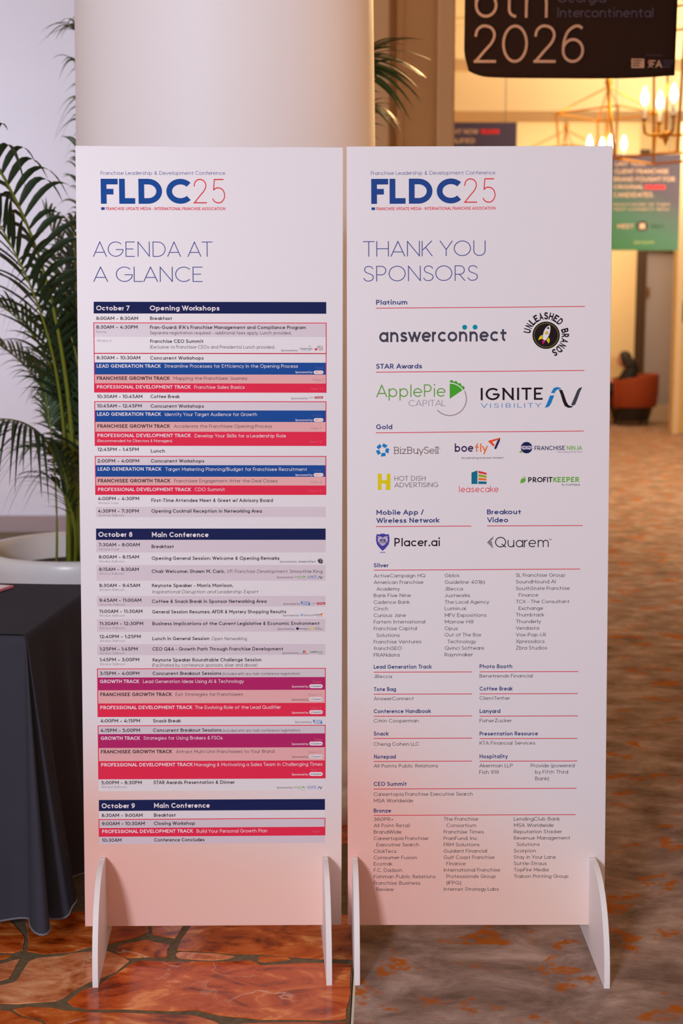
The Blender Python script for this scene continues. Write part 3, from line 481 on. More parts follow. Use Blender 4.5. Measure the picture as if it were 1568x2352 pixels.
for A, B, Cc, D in PAIRS:
    it = [(B[0], 858, B[1], B[2])] + ([(D[0], 1101, D[1], D[2])] if D else [('Akerman LLP', 1100, 1762.5, 1177), ('Fish 919', 1100, 1777.3, 1145), ('Provide (powered', 1218.5, 1762.3, 1319), ('by Fifth Third', 1228.5, 1777, 1304), ('Bank)', 1228.5, 1792, 1260)])
    sec([(A[0], 858, A[2], A[1]), (Cc[0], 1101, Cc[2], Cc[1])], [(858, A[3], 1083.5, A[3] - .8), (1101, Cc[3], 1327.5 - (1749 - 1544 > 0) * (A[3] - 1544) * .01, Cc[3] - .7)], it)
sec([('CEO Summit', 858, 1805, 933.5)], [(858, 1812.2, 1323.5, 1810.6)], [('Careertopia Franchise Executive Search', 858, 1828, 1085), ('MSA Worldwide', 858, 1843, 948.5)])
c1 = [('360PR+', 0, 1885.5, 902.7), ('All Point Retail', 0, 1900, 940.4), ('BrandWide', 0, 1914.8, 922), ('Careertopia Franchise', 0, 1929.5, 983), ('Executive Search', 1, 1944, 961.5), ('ClickTecs', 0, 1959, 910), ('Consumer Fusion', 0, 1973.5, 957), ('Ecotrak', 0, 1988, 901), ('F.C. Dadson', 0, 2002.5, 923), ('Fishman Public Relations', 0, 2017.3, 1000), ('Franchise Business', 0, 2032, 965), ('Review', 1, 2046.5, 904)]
c2 = [('The Franchise', 0, 1885, 1098), ('Consortium', 1, 1899.7, 1093), ('Franchise Times', 0, 1914.5, 1110.5), ('FranFund, Inc', 0, 1929.3, 1095.5), ('FRM Solutions', 0, 1943.8, 1100.6), ('Guidant Financial', 0, 1958.4, 1118), ('Gulf Coast Franchise', 0, 1973, 1135.7), ('Finance', 1, 1987.5, 1069), ('International Franchise', 0, 2002, 1148.5), ('Professionals Group', 1, 2016.7, 1138), ('(IFPG)', 1, 2031.5, 1058.5), ('Internet Strategy Labs', 0, 2046, 1145)]
c3 = [('LendingClub Bank', 0, 1884.8, 1285.6), ('MSA Worldwide', 0, 1899.3, 1271), ('Reputation Stacker', 0, 1914, 1289.7), ('Revenue Management', 0, 1928.5, 1308.8), ('Solutions', 1, 1943, 1238.7), ('Scorpion', 0, 1957.8, 1230), ('Stay in Your Lane', 0, 1972.5, 1276), ('Suttle-Straus', 0, 1987, 1254.7), ('TopFire Media', 0, 2001.5, 1259), ('Trabon Printing Group', 0, 2016.4, 1304.7)]
sec([('Bronze', 858, 1866.3, 898)], [(858, 1872.6, 1321.5, 1871.2)], col(c1, 858) + col(c2, 1018.6) + col(c3, 1179.6))

# sponsor logos
def logo(label): emit_part(aR, 'sponsor_logo', signR, TR_, label)
aR.text('answerconnect', 870.7, 786, 1162.5, 33, CHAR, .165); aR.disc(1066.8, 751.6, 5.6, TEAL); aR.disc(1090.7, 751.4, 5.6, TEAL); logo('charcoal word with two teal dots')
bx, by = 1253.7, 770
aR.disc(bx, by, 31.4, BLACK, 2, 48); aR.arc(bx, by, 27.6, 1.0, 0, 360, mat('ink_olive_ring', (150, 140, 40), .45), 3, 40)
Z = lambda P: [(1180 + x / 10.453, 700 + y / 10.453) for x, y in P]
aR.poly(Z([(860, 490), (875, 560), (865, 650), (840, 730), (800, 800), (765, 852), (730, 850), (690, 825), (695, 720), (715, 640), (750, 570), (800, 520)]), PW, 3)
aR.poly(Z([(832, 520), (845, 590), (780, 568)]), BLACK, 4); aR.disc(1180 + 783 / 10.453, 700 + 675 / 10.453, 4.0, GRYT, 4, 16); aR.disc(1180 + 783 / 10.453, 700 + 675 / 10.453, 3.1, YEL, 5, 16)
aR.poly(Z([(685, 725), (685, 820), (640, 825), (580, 852), (605, 780), (640, 740)]), YEL, 3); aR.poly(Z([(830, 782), (855, 820), (855, 880), (828, 932), (805, 890), (778, 860)]), YEL, 3)
aR.poly(Z([(680, 850), (750, 855), (735, 900), (685, 955)]), mat('ink_pink', (220, 20, 120), .45), 3)
# curved wordmark
ubw = 'UNLEASHED BRANDS'; a0, a1 = 167, -63
u0, v0 = mpR(bx, by); u1, v1 = mpR(bx + 100, by); mpp = math.hypot(u1 - u0, v1 - v0) / 100
for i, ch in enumerate(ubw):
    if ch == ' ': continue
    a = math.radians(a0 + (a1 - a0) * i / (len(ubw) - 1)); vs, fs, W = text2d(ch, .21); sx = 9.4 / W; sy = 16.5; rr = 36.0
    out = []
    for p, q, _l in vs:
        tx = (p * sx - 4.7); r_ = rr + q * sy
        out.append((u0 + (r_ * math.cos(a) + tx * math.sin(a)) * mpp, v0 + (r_ * math.sin(a) - tx * math.cos(a)) * mpp))
    aR.raw(out, fs, BLACK, 3)
logo('dark round rocket emblem with curved lettering')
aR.text('ApplePie', 863.5, 912.3, 1023, 28.5, mat('ink_apple', (104, 172, 60), .45), .085); aR.text('CAPITAL', 938, 933.3, 1023, 14.3, GRYT, .08)
wx, wy = 1032.4, 916
aR.poly([(wx, wy)] + [(wx + 35 * math.cos(R(t)), wy - 35 * math.sin(R(t))) for t in range(90, 33, -7)], mat('ink_leaf', (76, 174, 50), .45), 2)
cr = []
for i in range(25):
    t = R(91 - 58 * i / 24.); r_ = 39.8 + 3.6 * abs(math.sin(i / 24. * math.pi * 4)); cr.append((wx + r_ * math.cos(t), wy - r_ * math.sin(t)))
aR.poly(cr + [(wx + 37.4 * math.cos(R(t)), wy - 37.4 * math.sin(R(t))) for t in range(33, 92, 6)], mat('ink_leaf', (76, 174, 50)), 2)
aR.arc(wx, wy, 38.4, 2.4, -138, 28, GRYT, 2, 40); logo('green slice emblem with grey arc')
aR.text('IGNITE', 1103.5, 919.3, 1245.7, 28.2, BLACK, .15, track=.06); aR.text('VISIBILITY', 1103.5, 937, 1243.5, 10.4, PALEB, .11, track=.22)
Y = lambda P: [(840 + x / 2.8, 820 + y / 2.8) for x, y in P]
aR.poly(Y([(1150, 327), (1176, 320), (1190, 300), (1211, 247), (1184, 247), (1163, 300)]), SKYB); aR.poly(Y([(1189, 232), (1213, 232), (1223, 214), (1240, 206), (1256, 207), (1248, 197), (1228, 193), (1207, 200)]), SKYB)
aR.poly(Y([(1240, 209), (1262, 212), (1275, 245), (1290, 290), (1303, 310), (1322, 317), (1335, 312), (1322, 325), (1300, 327), (1278, 315), (1265, 285), (1252, 240)]), BLACK)
aR.poly(Y([(1391, 193), (1372, 199), (1358, 215), (1340, 260), (1318, 310), (1335, 312), (1346, 305), (1362, 265), (1376, 225)]), CHAR); logo('black and blue word with curved ribbon letter')
for i in range(5):
    t = 90 + 72 * i + 20; c_ = lambda r_, a_: (878.2 + r_ * math.cos(R(a_)), 1033.6 - r_ * math.sin(R(a_)))
    aR.poly([c_(15.6, t + 2), c_(15.6, t + 44), c_(9.0, t + 62), c_(7.4, t - 2)], SKYB)
aR.text('BizBuySell', 903.5, 1042.6, 1007.5, 16.0, mat('ink_brown', (96, 70, 66), .5), .085, serif=True, track=-.02); aR.text('TM', 1007.5, 1031, 1010.8, 1.8, INK2, .15); logo('blue five-piece ring with brown serif word')
aR.text('boe', 1044, 1038, 1087, 19.5, mat('ink_aubergine', (58, 40, 92), .45), .165); aR.text('fly', 1090.5, 1038, 1120, 19.5, ORG, .15)
X_ = lambda P: [(860 + x / 3.233, 1000 + y / 3.233) for x, y in P]
aR.poly(X_([(843, 46), (850, 38), (932, 17), (916, 34), (872, 48), (892, 72), (882, 82)]), mat('ink_flame', (240, 90, 40), .45)); aR.poly(X_([(932, 17), (930, 40), (904, 98), (892, 104), (888, 94), (910, 42)]), mat('ink_aubergine', (58, 40, 92)))
aR.text('Accelerating business forward.', 1058.5, 1054, 1156, 4.8, mat('ink_aubergine', (58, 40, 92)), .10, it=.2); logo('purple and orange word with arrow')
nx, ny = 1208.8, 1028.2
aR.disc(nx, ny, 13.2, NAVY, 2, 30); aR.poly([(nx - 12.6, ny - 2.5), (nx - 7, ny - 4.5), (nx, ny - 3.6), (nx + 7, ny - 4.5), (nx + 12.6, ny - 3), (nx + 12.8, ny + 1), (nx + 8, ny + 4.6), (nx, ny + 3.6), (nx - 8, ny + 4.6), (nx - 12.6, ny + 1)], LAV, 3)
aR.arc(nx - 5, ny + 2.6, 3.6, 1.3, 20, 160, NAVY, 4, 10); aR.arc(nx + 5.4, ny + 2.6, 3.6, 1.3, 20, 160, NAVY, 4, 10); aR.poly([(1191, 1038.6), (1197, 1034), (1198.6, 1041.6), (1195, 1039)], GREEN, 2)
aR.text('FRANCHISE', 1227, 1034, 1296.7, 9.6, NAVY, .15); aR.text('NINJA', 1300.5, 1033.6, 1336.6, 9.6, GREEN, .15); aR.text('AI-Powered Fran Dev', 1280, 1040, 1336.6, 4.2, INK3, .11); logo('navy disc with navy and green words')
aR.rect(867.4, 1088, 876.3, 1125.4, YEL, 2); aR.rect(888, 1088, 896.2, 1125.4, YEL, 2); aR.rect(876, 1103, 888.2, 1110, YEL, 2); aR.poly([(876, 1110), (884, 1111.5), (887, 1117), (885.6, 1122), (882, 1125.4), (876, 1125.4)], ROWW, 3); aR.poly([(876, 1103), (888, 1103), (888, 1125), (884.8, 1125), (887, 1119), (886, 1112.5), (881, 1109.5), (876, 1109)], YEL, 4)
aR.text('HOT DISH', 905.5, 1104.4, 977, 10.8, INK2, .09, track=.03); aR.text('ADVERTISING', 905.5, 1119.3, 1006.5, 10.8, INK2, .09); logo('bold yellow letter H with thin capitals')
aR.poly(X_([(719, 276), (763, 260), (763, 361), (719, 361)]), mat('ink_petrol', (20, 116, 146), .45)); aR.poly(X_([(770, 262), (831, 278), (831, 293), (770, 280)]), LRED); aR.poly(X_([(770, 287), (831, 300), (831, 315), (770, 307)]), mat('ink_lime', (160, 180, 40), .45))
aR.poly(X_([(770, 315), (831, 321), (831, 335), (770, 332)]), ORG); aR.poly(X_([(770, 341), (831, 343), (831, 361), (770, 361)]), mat('ink_petrol', (20, 116, 146))); aR.text('leasecake', 1054, 1130.7, 1144.5, 14.4, LRED, .10, track=.04); logo('striped cake block over red word')
aR.poly(X_([(1081, 356), (1085, 330), (1096, 318), (1121, 318), (1121, 335), (1112, 348), (1095, 354)]), GREEN); aR.poly(X_([(1096, 314), (1102, 308), (1106, 315)]), GREEN); aR.poly(X_([(1108, 313), (1113, 302), (1120, 314)]), GREEN)
aR.text('PROFIT', 1212.6, 1107.9, 1268.3, 11.8, BLACK, .2); aR.text('KEEPER', 1270, 1107.5, 1330.5, 11.8, GREEN, .2); aR.text('by fs primepay', 1290, 1115.2, 1332, 4.6, INK, .11); logo('green leaf with black and green words')
own = [(66, 1150), (72, 1137), (84, 1142), (98, 1136), (118, 1136), (132, 1142), (144, 1137), (150, 1150), (152, 1180), (146, 1205), (128, 1228), (108, 1247), (88, 1228), (71, 1205), (65, 1180)]
aR.poly(Y(own), PURP); aR.disc(840 + 93 / 2.8, 820 + 1176 / 2.8, 6.2, LAV, 3, 18, 8); aR.disc(840 + 124 / 2.8, 820 + 1176 / 2.8, 6.2, LAV, 3, 18, 8); aR.poly(Y([(108, 1165), (138, 1185), (124, 1205), (108, 1215), (92, 1205), (78, 1185)]), LAV, 3)
aR.disc(840 + 97 / 2.8, 820 + 1178 / 2.8, 2.0, PURP, 4, 10, 3.2); aR.disc(840 + 119 / 2.8, 820 + 1178 / 2.8, 2.0, PURP, 4, 10, 3.2); aR.poly(Y([(103, 1190), (113, 1190), (108, 1200)]), PURP, 4); aR.poly(Y([(75, 1150), (108, 1164), (141, 1150), (141, 1156), (108, 1171), (75, 1156)]), LAV, 4); aR.rect(872.8, 1268.2, 884.6, 1269.6, PURP, 2)
aR.text('Placer.ai', 905.5, 1255, 1010, 19.4, BLACK, .145); logo('purple owl pin with black word')
for i in range(4): aR.poly(Y([(778 + i * 8, 1193 - i * 9), (822 - i * 1.5, 1150 + i * 6), (822 - i * 3, 1154 + i * 7), (784 + i * 7, 1194 - i * 6)]), GRYT)
aR.poly(Y([(778, 1193), (806, 1178), (812, 1200), (818, 1232)]), mat('ink_silver', (150, 138, 156), .45)); aR.text('Quarem', 1136.5, 1257.3, 1259.6, 24, BLACK, .085); aR.text('TM', 1259.8, 1241, 1266.4, 3.4, INK, .14); logo('grey folded mark with thin black word')

# ---------------------------------------------------------------- floor: marble paving and carpet
b1 = ray(803, 2345, z=0); b2 = ray(811, 2208, z=0); kb = (b2.x - b1.x) / (b2.y - b1.y)
bx_ = lambda y: b1.x + kb * (y - b1.y)
GROUT = mat('floor_grout', (112, 96, 70), .8, noise=.35, nscale=60, bump=.4)
g = G(); g.add([(-6, 1.6, -.002), (bx_(1.6), 1.6, -.002), (bx_(9.5), 9.5, -.002), (-6, 9.5, -.002)], [(0, 1, 2, 3)])
g.add([(-6, 1.6, -.05), (bx_(1.6), 1.6, -.05), (bx_(9.5), 9.5, -.05), (-6, 9.5, -.05)], [(3, 2, 1, 0)])
floor = tag(g.build('floor', GROUT), 'red marble crazy paving in dark grout under the left board', kind='structure')
def stone_mat():
    m = bpy.data.materials.new('red_marble'); m.use_nodes = True; nt = m.node_tree; b = nt.nodes['Principled BSDF']; N = nt.nodes.new; K = nt.links.new
    tc = N('ShaderNodeTexCoord'); oi = N('ShaderNodeObjectInfo'); mp_ = N('ShaderNodeMapping'); mp_.inputs['Scale'].default_value = (3.4, 6.5, 5)
    K(tc.outputs['Object'], mp_.inputs[0]); K(oi.outputs['Random'], mp_.inputs['Location'])
    n1 = N('ShaderNodeTexNoise'); n1.inputs['Scale'].default_value = 1.6; n1.inputs['Detail'].default_value = 9; n1.inputs['Roughness'].default_value = .62; n1.inputs['Distortion'].default_value = 1.7; K(mp_.outputs[0], n1.inputs['Vector'])
    cr = N('ShaderNodeValToRGB'); e = cr.color_ramp.elements; e[0].position = .34; e[0].color = (*lin((112, 42, 14)), 1); e[1].position = .64; e[1].color = (*lin((246, 184, 122)), 1)
    q = e.new(.46); q.color = (*lin((196, 98, 38)), 1); q = e.new(.57); q.color = (*lin((218, 130, 68)), 1); K(n1.outputs[0], cr.inputs[0])
    # red / pink body colour varies stone by stone
    c2 = N('ShaderNodeValToRGB'); e = c2.color_ramp.elements; e[0].color = (*lin((255, 196, 150)), 1); e[1].color = (*lin((255, 236, 206)), 1); q = e.new(.5); q.color = (*lin((246, 216, 180)), 1)
    K(oi.outputs['Random'], c2.inputs[0]); mx = N('ShaderNodeMix'); mx.data_type = 'RGBA'; mx.blend_type = 'MULTIPLY'; mx.inputs[0].default_value = .8; K(cr.outputs[0], mx.inputs[6]); K(c2.outputs[0], mx.inputs[7])
    # calcite veins
    n3 = N('ShaderNodeTexNoise'); n3.inputs['Scale'].default_value = 5; n3.inputs['Detail'].default_value = 6; n3.inputs['Distortion'].default_value = .6; K(tc.outputs['Object'], n3.inputs['Vector'])
    s_ = N('ShaderNodeMath'); s_.operation = 'SUBTRACT'; K(n3.outputs[0], s_.inputs[0]); s_.inputs[1].default_value = .5
    a_ = N('ShaderNodeMath'); a_.operation = 'ABSOLUTE'; K(s_.outputs[0], a_.inputs[0])
    r_ = N('ShaderNodeMapRange'); r_.inputs[1].default_value = 0; r_.inputs[2].default_value = .011; r_.inputs[3].default_value = .8; r_.inputs[4].default_value = 0; K(a_.outputs[0], r_.inputs[0])
    n4 = N('ShaderNodeTexNoise'); n4.inputs['Scale'].default_value = 3.3; K(tc.outputs['Object'], n4.inputs['Vector'])
    r4 = N('ShaderNodeMapRange'); r4.inputs[1].default_value = .50; r4.inputs[2].default_value = .66; K(n4.outputs[0], r4.inputs[0])
    ml = N('ShaderNodeMath'); ml.operation = 'MULTIPLY'; K(r_.outputs[0], ml.inputs[0]); K(r4.outputs[0], ml.inputs[1])
    m2 = N('ShaderNodeMix'); m2.data_type = 'RGBA'; K(ml.outputs[0], m2.inputs[0]); K(mx.outputs[2], m2.inputs[6]); m2.inputs[7].default_value = (*lin((236, 206, 180)), 1)
    K(m2.outputs[2], b.inputs['Base Color']); b.inputs['Roughness'].default_value = .14; b.inputs['Specular IOR Level'].default_value = .5; return m
STONE = stone_mat()
PINKST = STONE.copy(); PINKST.name = 'pale_pink_marble'
for nd in PINKST.node_tree.nodes:
    if nd.type == 'VALTORGB' and len(nd.color_ramp.elements) == 4:
        for e, c in zip(nd.color_ramp.elements, ((160, 84, 50), (206, 132, 92), (232, 172, 136), (246, 198, 168))): e.color = (*lin(c), 1)
def stone(P, m=STONE, th=.012):
    # refine the outline so that the broken edge looks chipped
    Q = []
    for i in range(len(P)):
        a, b = P[i], P[(i + 1) % len(P)]; L = (b - a).length; n = max(1, min(4, int(L / .035))); nv = Vector((-(b - a).y, (b - a).x, 0)).normalized() if L > 0 else Vector()
        for k in range(n): Q.append(a.lerp(b, k / n) + nv * (random.uniform(-.003, .003) if k else 0))
    bm = bmesh.new(); vs = [bm.verts.new((p.x, p.y, 0)) for p in Q]
    try: f = bm.faces.new(vs)
    except ValueError: bm.free(); return None
    bmesh.ops.recalc_face_normals(bm, faces=[f])
    if f.normal.z < 0: f.normal_flip()
    r = bmesh.ops.extrude_face_region(bm, geom=[f]); 
    for v in r['geom']:
        if isinstance(v, bmesh.types.BMVert): v.co.z = 0
    for v in vs: v.co.z = -th
    bmesh.ops.recalc_face_normals(bm, faces=bm.faces)
    me = bpy.data.meshes.new('stone'); bm.to_mesh(me); bm.free(); me.materials.append(m)
    o = bpy.data.objects.new('stone', me); C.objects.link(o); o.parent = floor; soft(o, .0008, 1, 60); return o
ST = [
 ([(-40, 2110), (20, 2108), (45, 2137), (57, 2152), (53, 2180), (30, 2188), (-40, 2186)], 0), ([(60, 2104), (225, 2090), (232, 2158), (212, 2172), (165, 2186), (100, 2190), (62, 2184), (64, 2150)], 0),
 ([(60, 2216), (68, 2207), (84, 2200), (140, 2195), (172, 2188), (240, 2182), (272, 2193), (297, 2206), (268, 2230), (235, 2245), (205, 2255), (172, 2272), (148, 2290), (128, 2298), (90, 2301), (40, 2305), (-40, 2305), (-40, 2272), (30, 2256), (42, 2247), (50, 2232)], 1),
 ([(-40, 2222), (8, 2212), (30, 2205), (45, 2202), (38, 2215), (30, 2232), (20, 2246), (-40, 2262)], 1), ([(-40, 2194), (26, 2193), (16, 2200), (-40, 2212)], 0),
 ([(266, 2190), (270, 2175), (285, 2167), (310, 2163), (335, 2158), (365, 2165), (392, 2168), (385, 2178), (384, 2195), (370, 2199), (345, 2197), (300, 2199), (275, 2197)], 0),
 ([(155, 2300), (165, 2291), (187, 2275), (217, 2265), (234, 2256), (264, 2238), (287, 2222), (312, 2208), (325, 2206), (400, 2209), (500, 2209), (575, 2206), (590, 2211), (600, 2217), (640, 2215), (700, 2211), (740, 2212), (785, 2213), (807, 2215), (804, 2260), (800, 2300), (795, 2338), (780, 2341), (700, 2341), (600, 2341), (560, 2336), (510, 2332), (472, 2324), (455, 2319), (400, 2321), (340, 2319), (250, 2317), (200, 2317), (165, 2309)], 0),
 ([(403, 2193), (406, 2188), (416, 2186), (440, 2187), (500, 2190), (540, 2196), (520, 2202), (490, 2205), (440, 2203), (410, 2200)], 1),
 ([(406, 2182), (414, 2160), (428, 2140), (450, 2105), (600, 2100), (735, 2100), (815, 2102), (813, 2202), (742, 2202), (680, 2198), (600, 2191), (540, 2190), (500, 2187), (450, 2183)], 0),
 ([(592, 2207), (595, 2195), (660, 2198), (668, 2203), (640, 2206), (610, 2209)], 0), ([(242, 2098), (332, 2098), (342, 2138), (320, 2150), (268, 2163), (242, 2170)], 0),
 ([(348, 2098), (432, 2098), (412, 2142), (402, 2154), (350, 2146)], 0), ([(30, 2318), (60, 2312), (120, 2314), (150, 2320), (220, 2325), (300, 2326), (400, 2330), (448, 2332), (490, 2344), (515, 2356), (500, 2460), (130, 2460), (108, 2352), (100, 2342), (70, 2336), (48, 2330)], 0),
 ([(-40, 2318), (22, 2321), (46, 2334), (70, 2340), (96, 2347), (104, 2356), (122, 2460), (-40, 2460)], 0), ([(530, 2354), (560, 2350), (620, 2348), (794, 2346), (786, 2460), (515, 2460)], 0),
]
for pts, k in ST: stone([ray(x, y, z=0) for x, y in pts], PINKST if k else STONE)
def topx(p):
    d = p.y * ct + H * st; return CX + F * p.x / d, CY - F * (p.y * st - H * ct) / d
cs = .42; lat = {}
def lp(i, j):
    if (i, j) not in lat: lat[(i, j)] = Vector((-5.6 + i * cs + random.uniform(-.13, .13), 1.7 + j * cs * .9 + random.uniform(-.12, .12), 0))
    return lat[(i, j)]
nst = 0
for j in range(0, 20):
    for i in range(0, 15):
        q = [lp(i, j), lp(i + 1, j), lp(i + 1, j + 1), lp(i, j + 1)]; c = sum(q, Vector()) / 4
        if c.y > 9.3 or any(p.x > bx_(p.y) - .02 for p in q):
            q = [Vector((min(p.x, bx_(p.y) - .02), p.y, 0)) for p in q]
            if max(p.x for p in q) - min(p.x for p in q) < .12 or c.x > bx_(c.y): continue
        if any((lambda t: -60 < t[0] < 900 and 2080 < t[1] < 2480)(topx(p)) for p in q + [c]): continue
        if c.y < 1.7: continue
        if (c - Vector((-.35, 4.25, 0))).length < .35: continue
        stone([c + (p - c) * .93 for p in q]); nst += 1
# carpet
def carpet_mat():
    m = bpy.data.materials.new('patterned_carpet'); m.use_nodes = True; nt = m.node_tree; b = nt.nodes['Principled BSDF']; N = nt.nodes.new; K = nt.links.new
    tc = N('ShaderNodeTexCoord')
    def noise(sc, scale, det=5, dist=0, rough=.5):
        mp_ = N('ShaderNodeMapping'); mp_.inputs['Scale'].default_value = sc; K(tc.outputs['Object'], mp_.inputs[0]); n = N('ShaderNodeTexNoise'); n.inputs['Scale'].default_value = scale
        n.inputs['Detail'].default_value = det; n.inputs['Distortion'].default_value = dist; n.inputs['Roughness'].default_value = rough; K(mp_.outputs[0], n.inputs['Vector']); return n.outputs[0]
    a = noise((1, 1.6, 1), 5.5, 9, .35, .66); cr = N('ShaderNodeValToRGB'); e = cr.color_ramp.elements; e[0].position = .34; e[0].color = (*lin((116, 94, 82)), 1); e[1].position = .68; e[1].color = (*lin((194, 170, 158)), 1)
    q = e.new(.5); q.color = (*lin((154, 130, 118)), 1); K(a, cr.inputs[0])
    w = noise((1.2, 26, 1), 16, 3); rw = N('ShaderNodeMapRange'); rw.inputs[1].default_value = .3; rw.inputs[2].default_value = .7; rw.inputs[3].default_value = .84; rw.inputs[4].default_value = 1.1; K(w, rw.inputs[0])
    mx = N('ShaderNodeMix'); mx.data_type = 'RGBA'; mx.blend_type = 'MULTIPLY'; mx.inputs[0].default_value = 1; K(cr.outputs[0], mx.inputs[6]); K(rw.outputs[0], mx.inputs[7])
    o1 = noise((1, 1.3, 1), 6.6, 10, .3, .68); ro = N('ShaderNodeMapRange'); ro.inputs[1].default_value = .55; ro.inputs[2].default_value = .60; K(o1, ro.inputs[0])
    o2 = noise((1, 1, 1), 34, 3); r2 = N('ShaderNodeMapRange'); r2.inputs[1].default_value = .34; r2.inputs[2].default_value = .44; K(o2, r2.inputs[0])
    ml = N('ShaderNodeMath'); ml.operation = 'MULTIPLY'; K(ro.outputs[0], ml.inputs[0]); K(r2.outputs[0], ml.inputs[1])
    oc = N('ShaderNodeMix'); oc.data_type = 'RGBA'; K(a, oc.inputs[0]); oc.inputs[6].default_value = (*lin((146, 74, 26)), 1); oc.inputs[7].default_value = (*lin((204, 120, 46)), 1)
    m2 = N('ShaderNodeMix'); m2.data_type = 'RGBA'; K(ml.outputs[0], m2.inputs[0]); K(mx.outputs[2], m2.inputs[6]); K(oc.outputs[2], m2.inputs[7])
    K(m2.outputs[2], b.inputs['Base Color']); b.inputs['Roughness'].default_value = .95; b.inputs['Specular IOR Level'].default_value = .1
    f = noise((1, 1, 1), 420, 2); bp = N('ShaderNodeBump'); bp.inputs['Strength'].default_value = .5; bp.inputs['Distance'].default_value = .003; K(f, bp.inputs['Height']); K(bp.outputs[0], b.inputs['Normal']); return m
g = G(); y0, y1, e = 1.6, 20.9, .008; yk = 9.5
P = [(bx_(y0) + e, y0), (14, y0), (14, y1), (bx_(yk) + e, y1), (bx_(yk) + e, yk)]
g.prism([(x, y, -.02) for x, y in P], (0, 0, .0195)); tag(g.build('carpet', carpet_mat()), 'taupe carpet with broken orange blotches running back into the hall', kind='structure')

# ---------------------------------------------------------------- walls, column, hall shell
PAINT = mat('lavender_wall_paint', (214, 214, 226), .8, noise=.02, nscale=3)
def struct(name, g, m, label): return tag(g.build(name, m), label, kind='structure')
g = G(); g.box(-6, .55, 9.5, 9.7, 0, 5.2); wl = struct('wall_left', g, PAINT, 'pale lavender wall behind the planter')
g = G(); g.box(-6, .55, 9.46, 9.5, 0, .115); struct('baseboard_left', g, mat('taupe_baseboard', (160, 140, 142), .6), 'taupe baseboard along the lavender wall')
COLM = mat('column_plaster', (242, 238, 244), .55, noise=.01, nscale=2)
cx_, cy_ = -.351, 4.25
def cr_(z): return .4705 - (z - 1.0) * .0165
prof = [(.555, 0), (.555, .085), (.55, .095), (.53, .10), (.54, .115), (.545, .15), (.535, .185), (.52, .20), (.512, .215), (.512, .235), (.50, .26), (.492, .285)] + [(cr_(z), z) for z in [.31 + .25 * k for k in range(18)]]
g = G(); g.lathe(prof, 96, (cx_, cy_, 0)); col_o = g.build('column', COLM, smooth=True); tag(col_o, 'wide round white column standing behind the agenda board', kind='structure')
PIL = mat('warm_pilaster_paint', (226, 188, 144), .7, noise=.03, nscale=3)
X = lambda px, D: (px - CX) / F * D * 1.0
def xz(px, D, py=150):                              # x at depth y=D for a pixel near height py
    return ray(px, py, y=D).x
g = G(); D0 = 7.5; xr_ = xz(1043, D0)
g.box(-.9, xr_, D0, D0 + .25, 0, 5.2); g.box(xr_ - .2, xr_, D0 + .25, 20.6, 0, 5.2)
struct('wall_hall', g, PIL, 'warm tan wall end beside the hall opening')
for i, (a, b_, pr, mm) in enumerate([(760, 893, .14, 0), (908, 926, .035, 0), (1003, 1043, .05, 0)]):
    g = G(); g.box(xz(a, D0), xz(b_, D0) if i < 2 else xr_, D0 - pr, D0, 0, 5.2)
    soft(struct('trim_%d' % (i + 1), g, PIL, ['broad raised pilaster strip right beside the column', 'narrow upright moulding on the tan wall end', 'raised border at the outer edge of the tan wall end'][i]), .012, 3)
HALL = mat('hall_cream_paint', (238, 214, 168), .75); HALLG = mat('hall_soffit_paint', (196, 176, 152), .8)
Dw = 20.6
g = G(); g.box(xr_ - .2, xz(1478, Dw, 800), Dw, Dw + .3, 0, 5.2); g.box(xz(1544, Dw, 800), 14, Dw, Dw + .3, 0, 5.2); g.box(xz(1478, Dw, 800), xz(1544, Dw, 800), Dw, Dw + .3, 2.55, 5.2); struct('wall_back', g, HALL, 'cream far wall of the hall')
g = G(); g.box(13.8, 14, 1.6, 20.6, 0, 5.2); struct('wall_right', g, HALL, 'cream side wall of the hall far right')
g = G(); g.box(-6, 14, 1.0, 13.7, 5.2, 5.3); g.box(xr_, 14, 13.7, 20.6, 4.6, 4.7); struct('ceiling', g, HALL, 'warm cream hall ceiling')
def zat(py, D): return ray(1300, py, y=D).z
g = G(); g.box(xr_, 14, 13.7, 14.4, zat(135, 13.7), 5.2); struct('trim_4', g, HALL, 'nearer deep cream ceiling beam across the hall')
g = G(); g.box(xr_, 14, 14.4, 15.2, zat(255, 14.4), 4.6); struct('trim_5', g, HALL, 'farther cream ceiling beam above the hanging banners')
g = G(); g.box(xr_, 14, 13.66, 13.7, zat(60, 13.7), zat(45, 13.7)); struct('trim_6', g, HALL, 'thin ledge moulding on the nearer ceiling beam')
g = G(); g.box(xz(1385, 20.4, 800), xz(1454, 20.4, 800), 20.35, 20.6, 0, 4.6); struct('trim_7', g, HALL, 'wide cream pilaster behind the seated person')
g = G(); g.box(xz(1547, 18.0, 800), xz(1562, 18.0, 800), 17.95, 18.15, 0, 4.6); struct('trim_8', g, mat('pale_cream_trim', (214, 190, 150), .7), 'slim pale pilaster right of the grey door')
g = G(); g.box(xz(1562, 18.2, 800), 14, 18.15, 18.3, 0, 4.6); struct('wall_front_right', g, mat('hall_yellow_paint', (212, 172, 100), .75), 'yellow wall beyond the slim pilaster')
g = G(); g.box(xz(1454, 20.5, 800), xz(1478, 20.5, 800), 20.45, 20.6, 0, 4.0); struct('trim_9', g, mat('dark_brown_wood', (74, 50, 28), .6), 'dark brown upright strip left of the grey door')
g = G(); x0, x1 = xz(1478, Dw, 800), xz(1544, Dw, 800); g.box(x0 - .02, x1 + .02, 20.72, 20.78, 0, 2.6)
door = struct('door_1', g, mat('grey_door_paint', (182, 176, 186), .6), 'tall grey door behind the orange armchair')
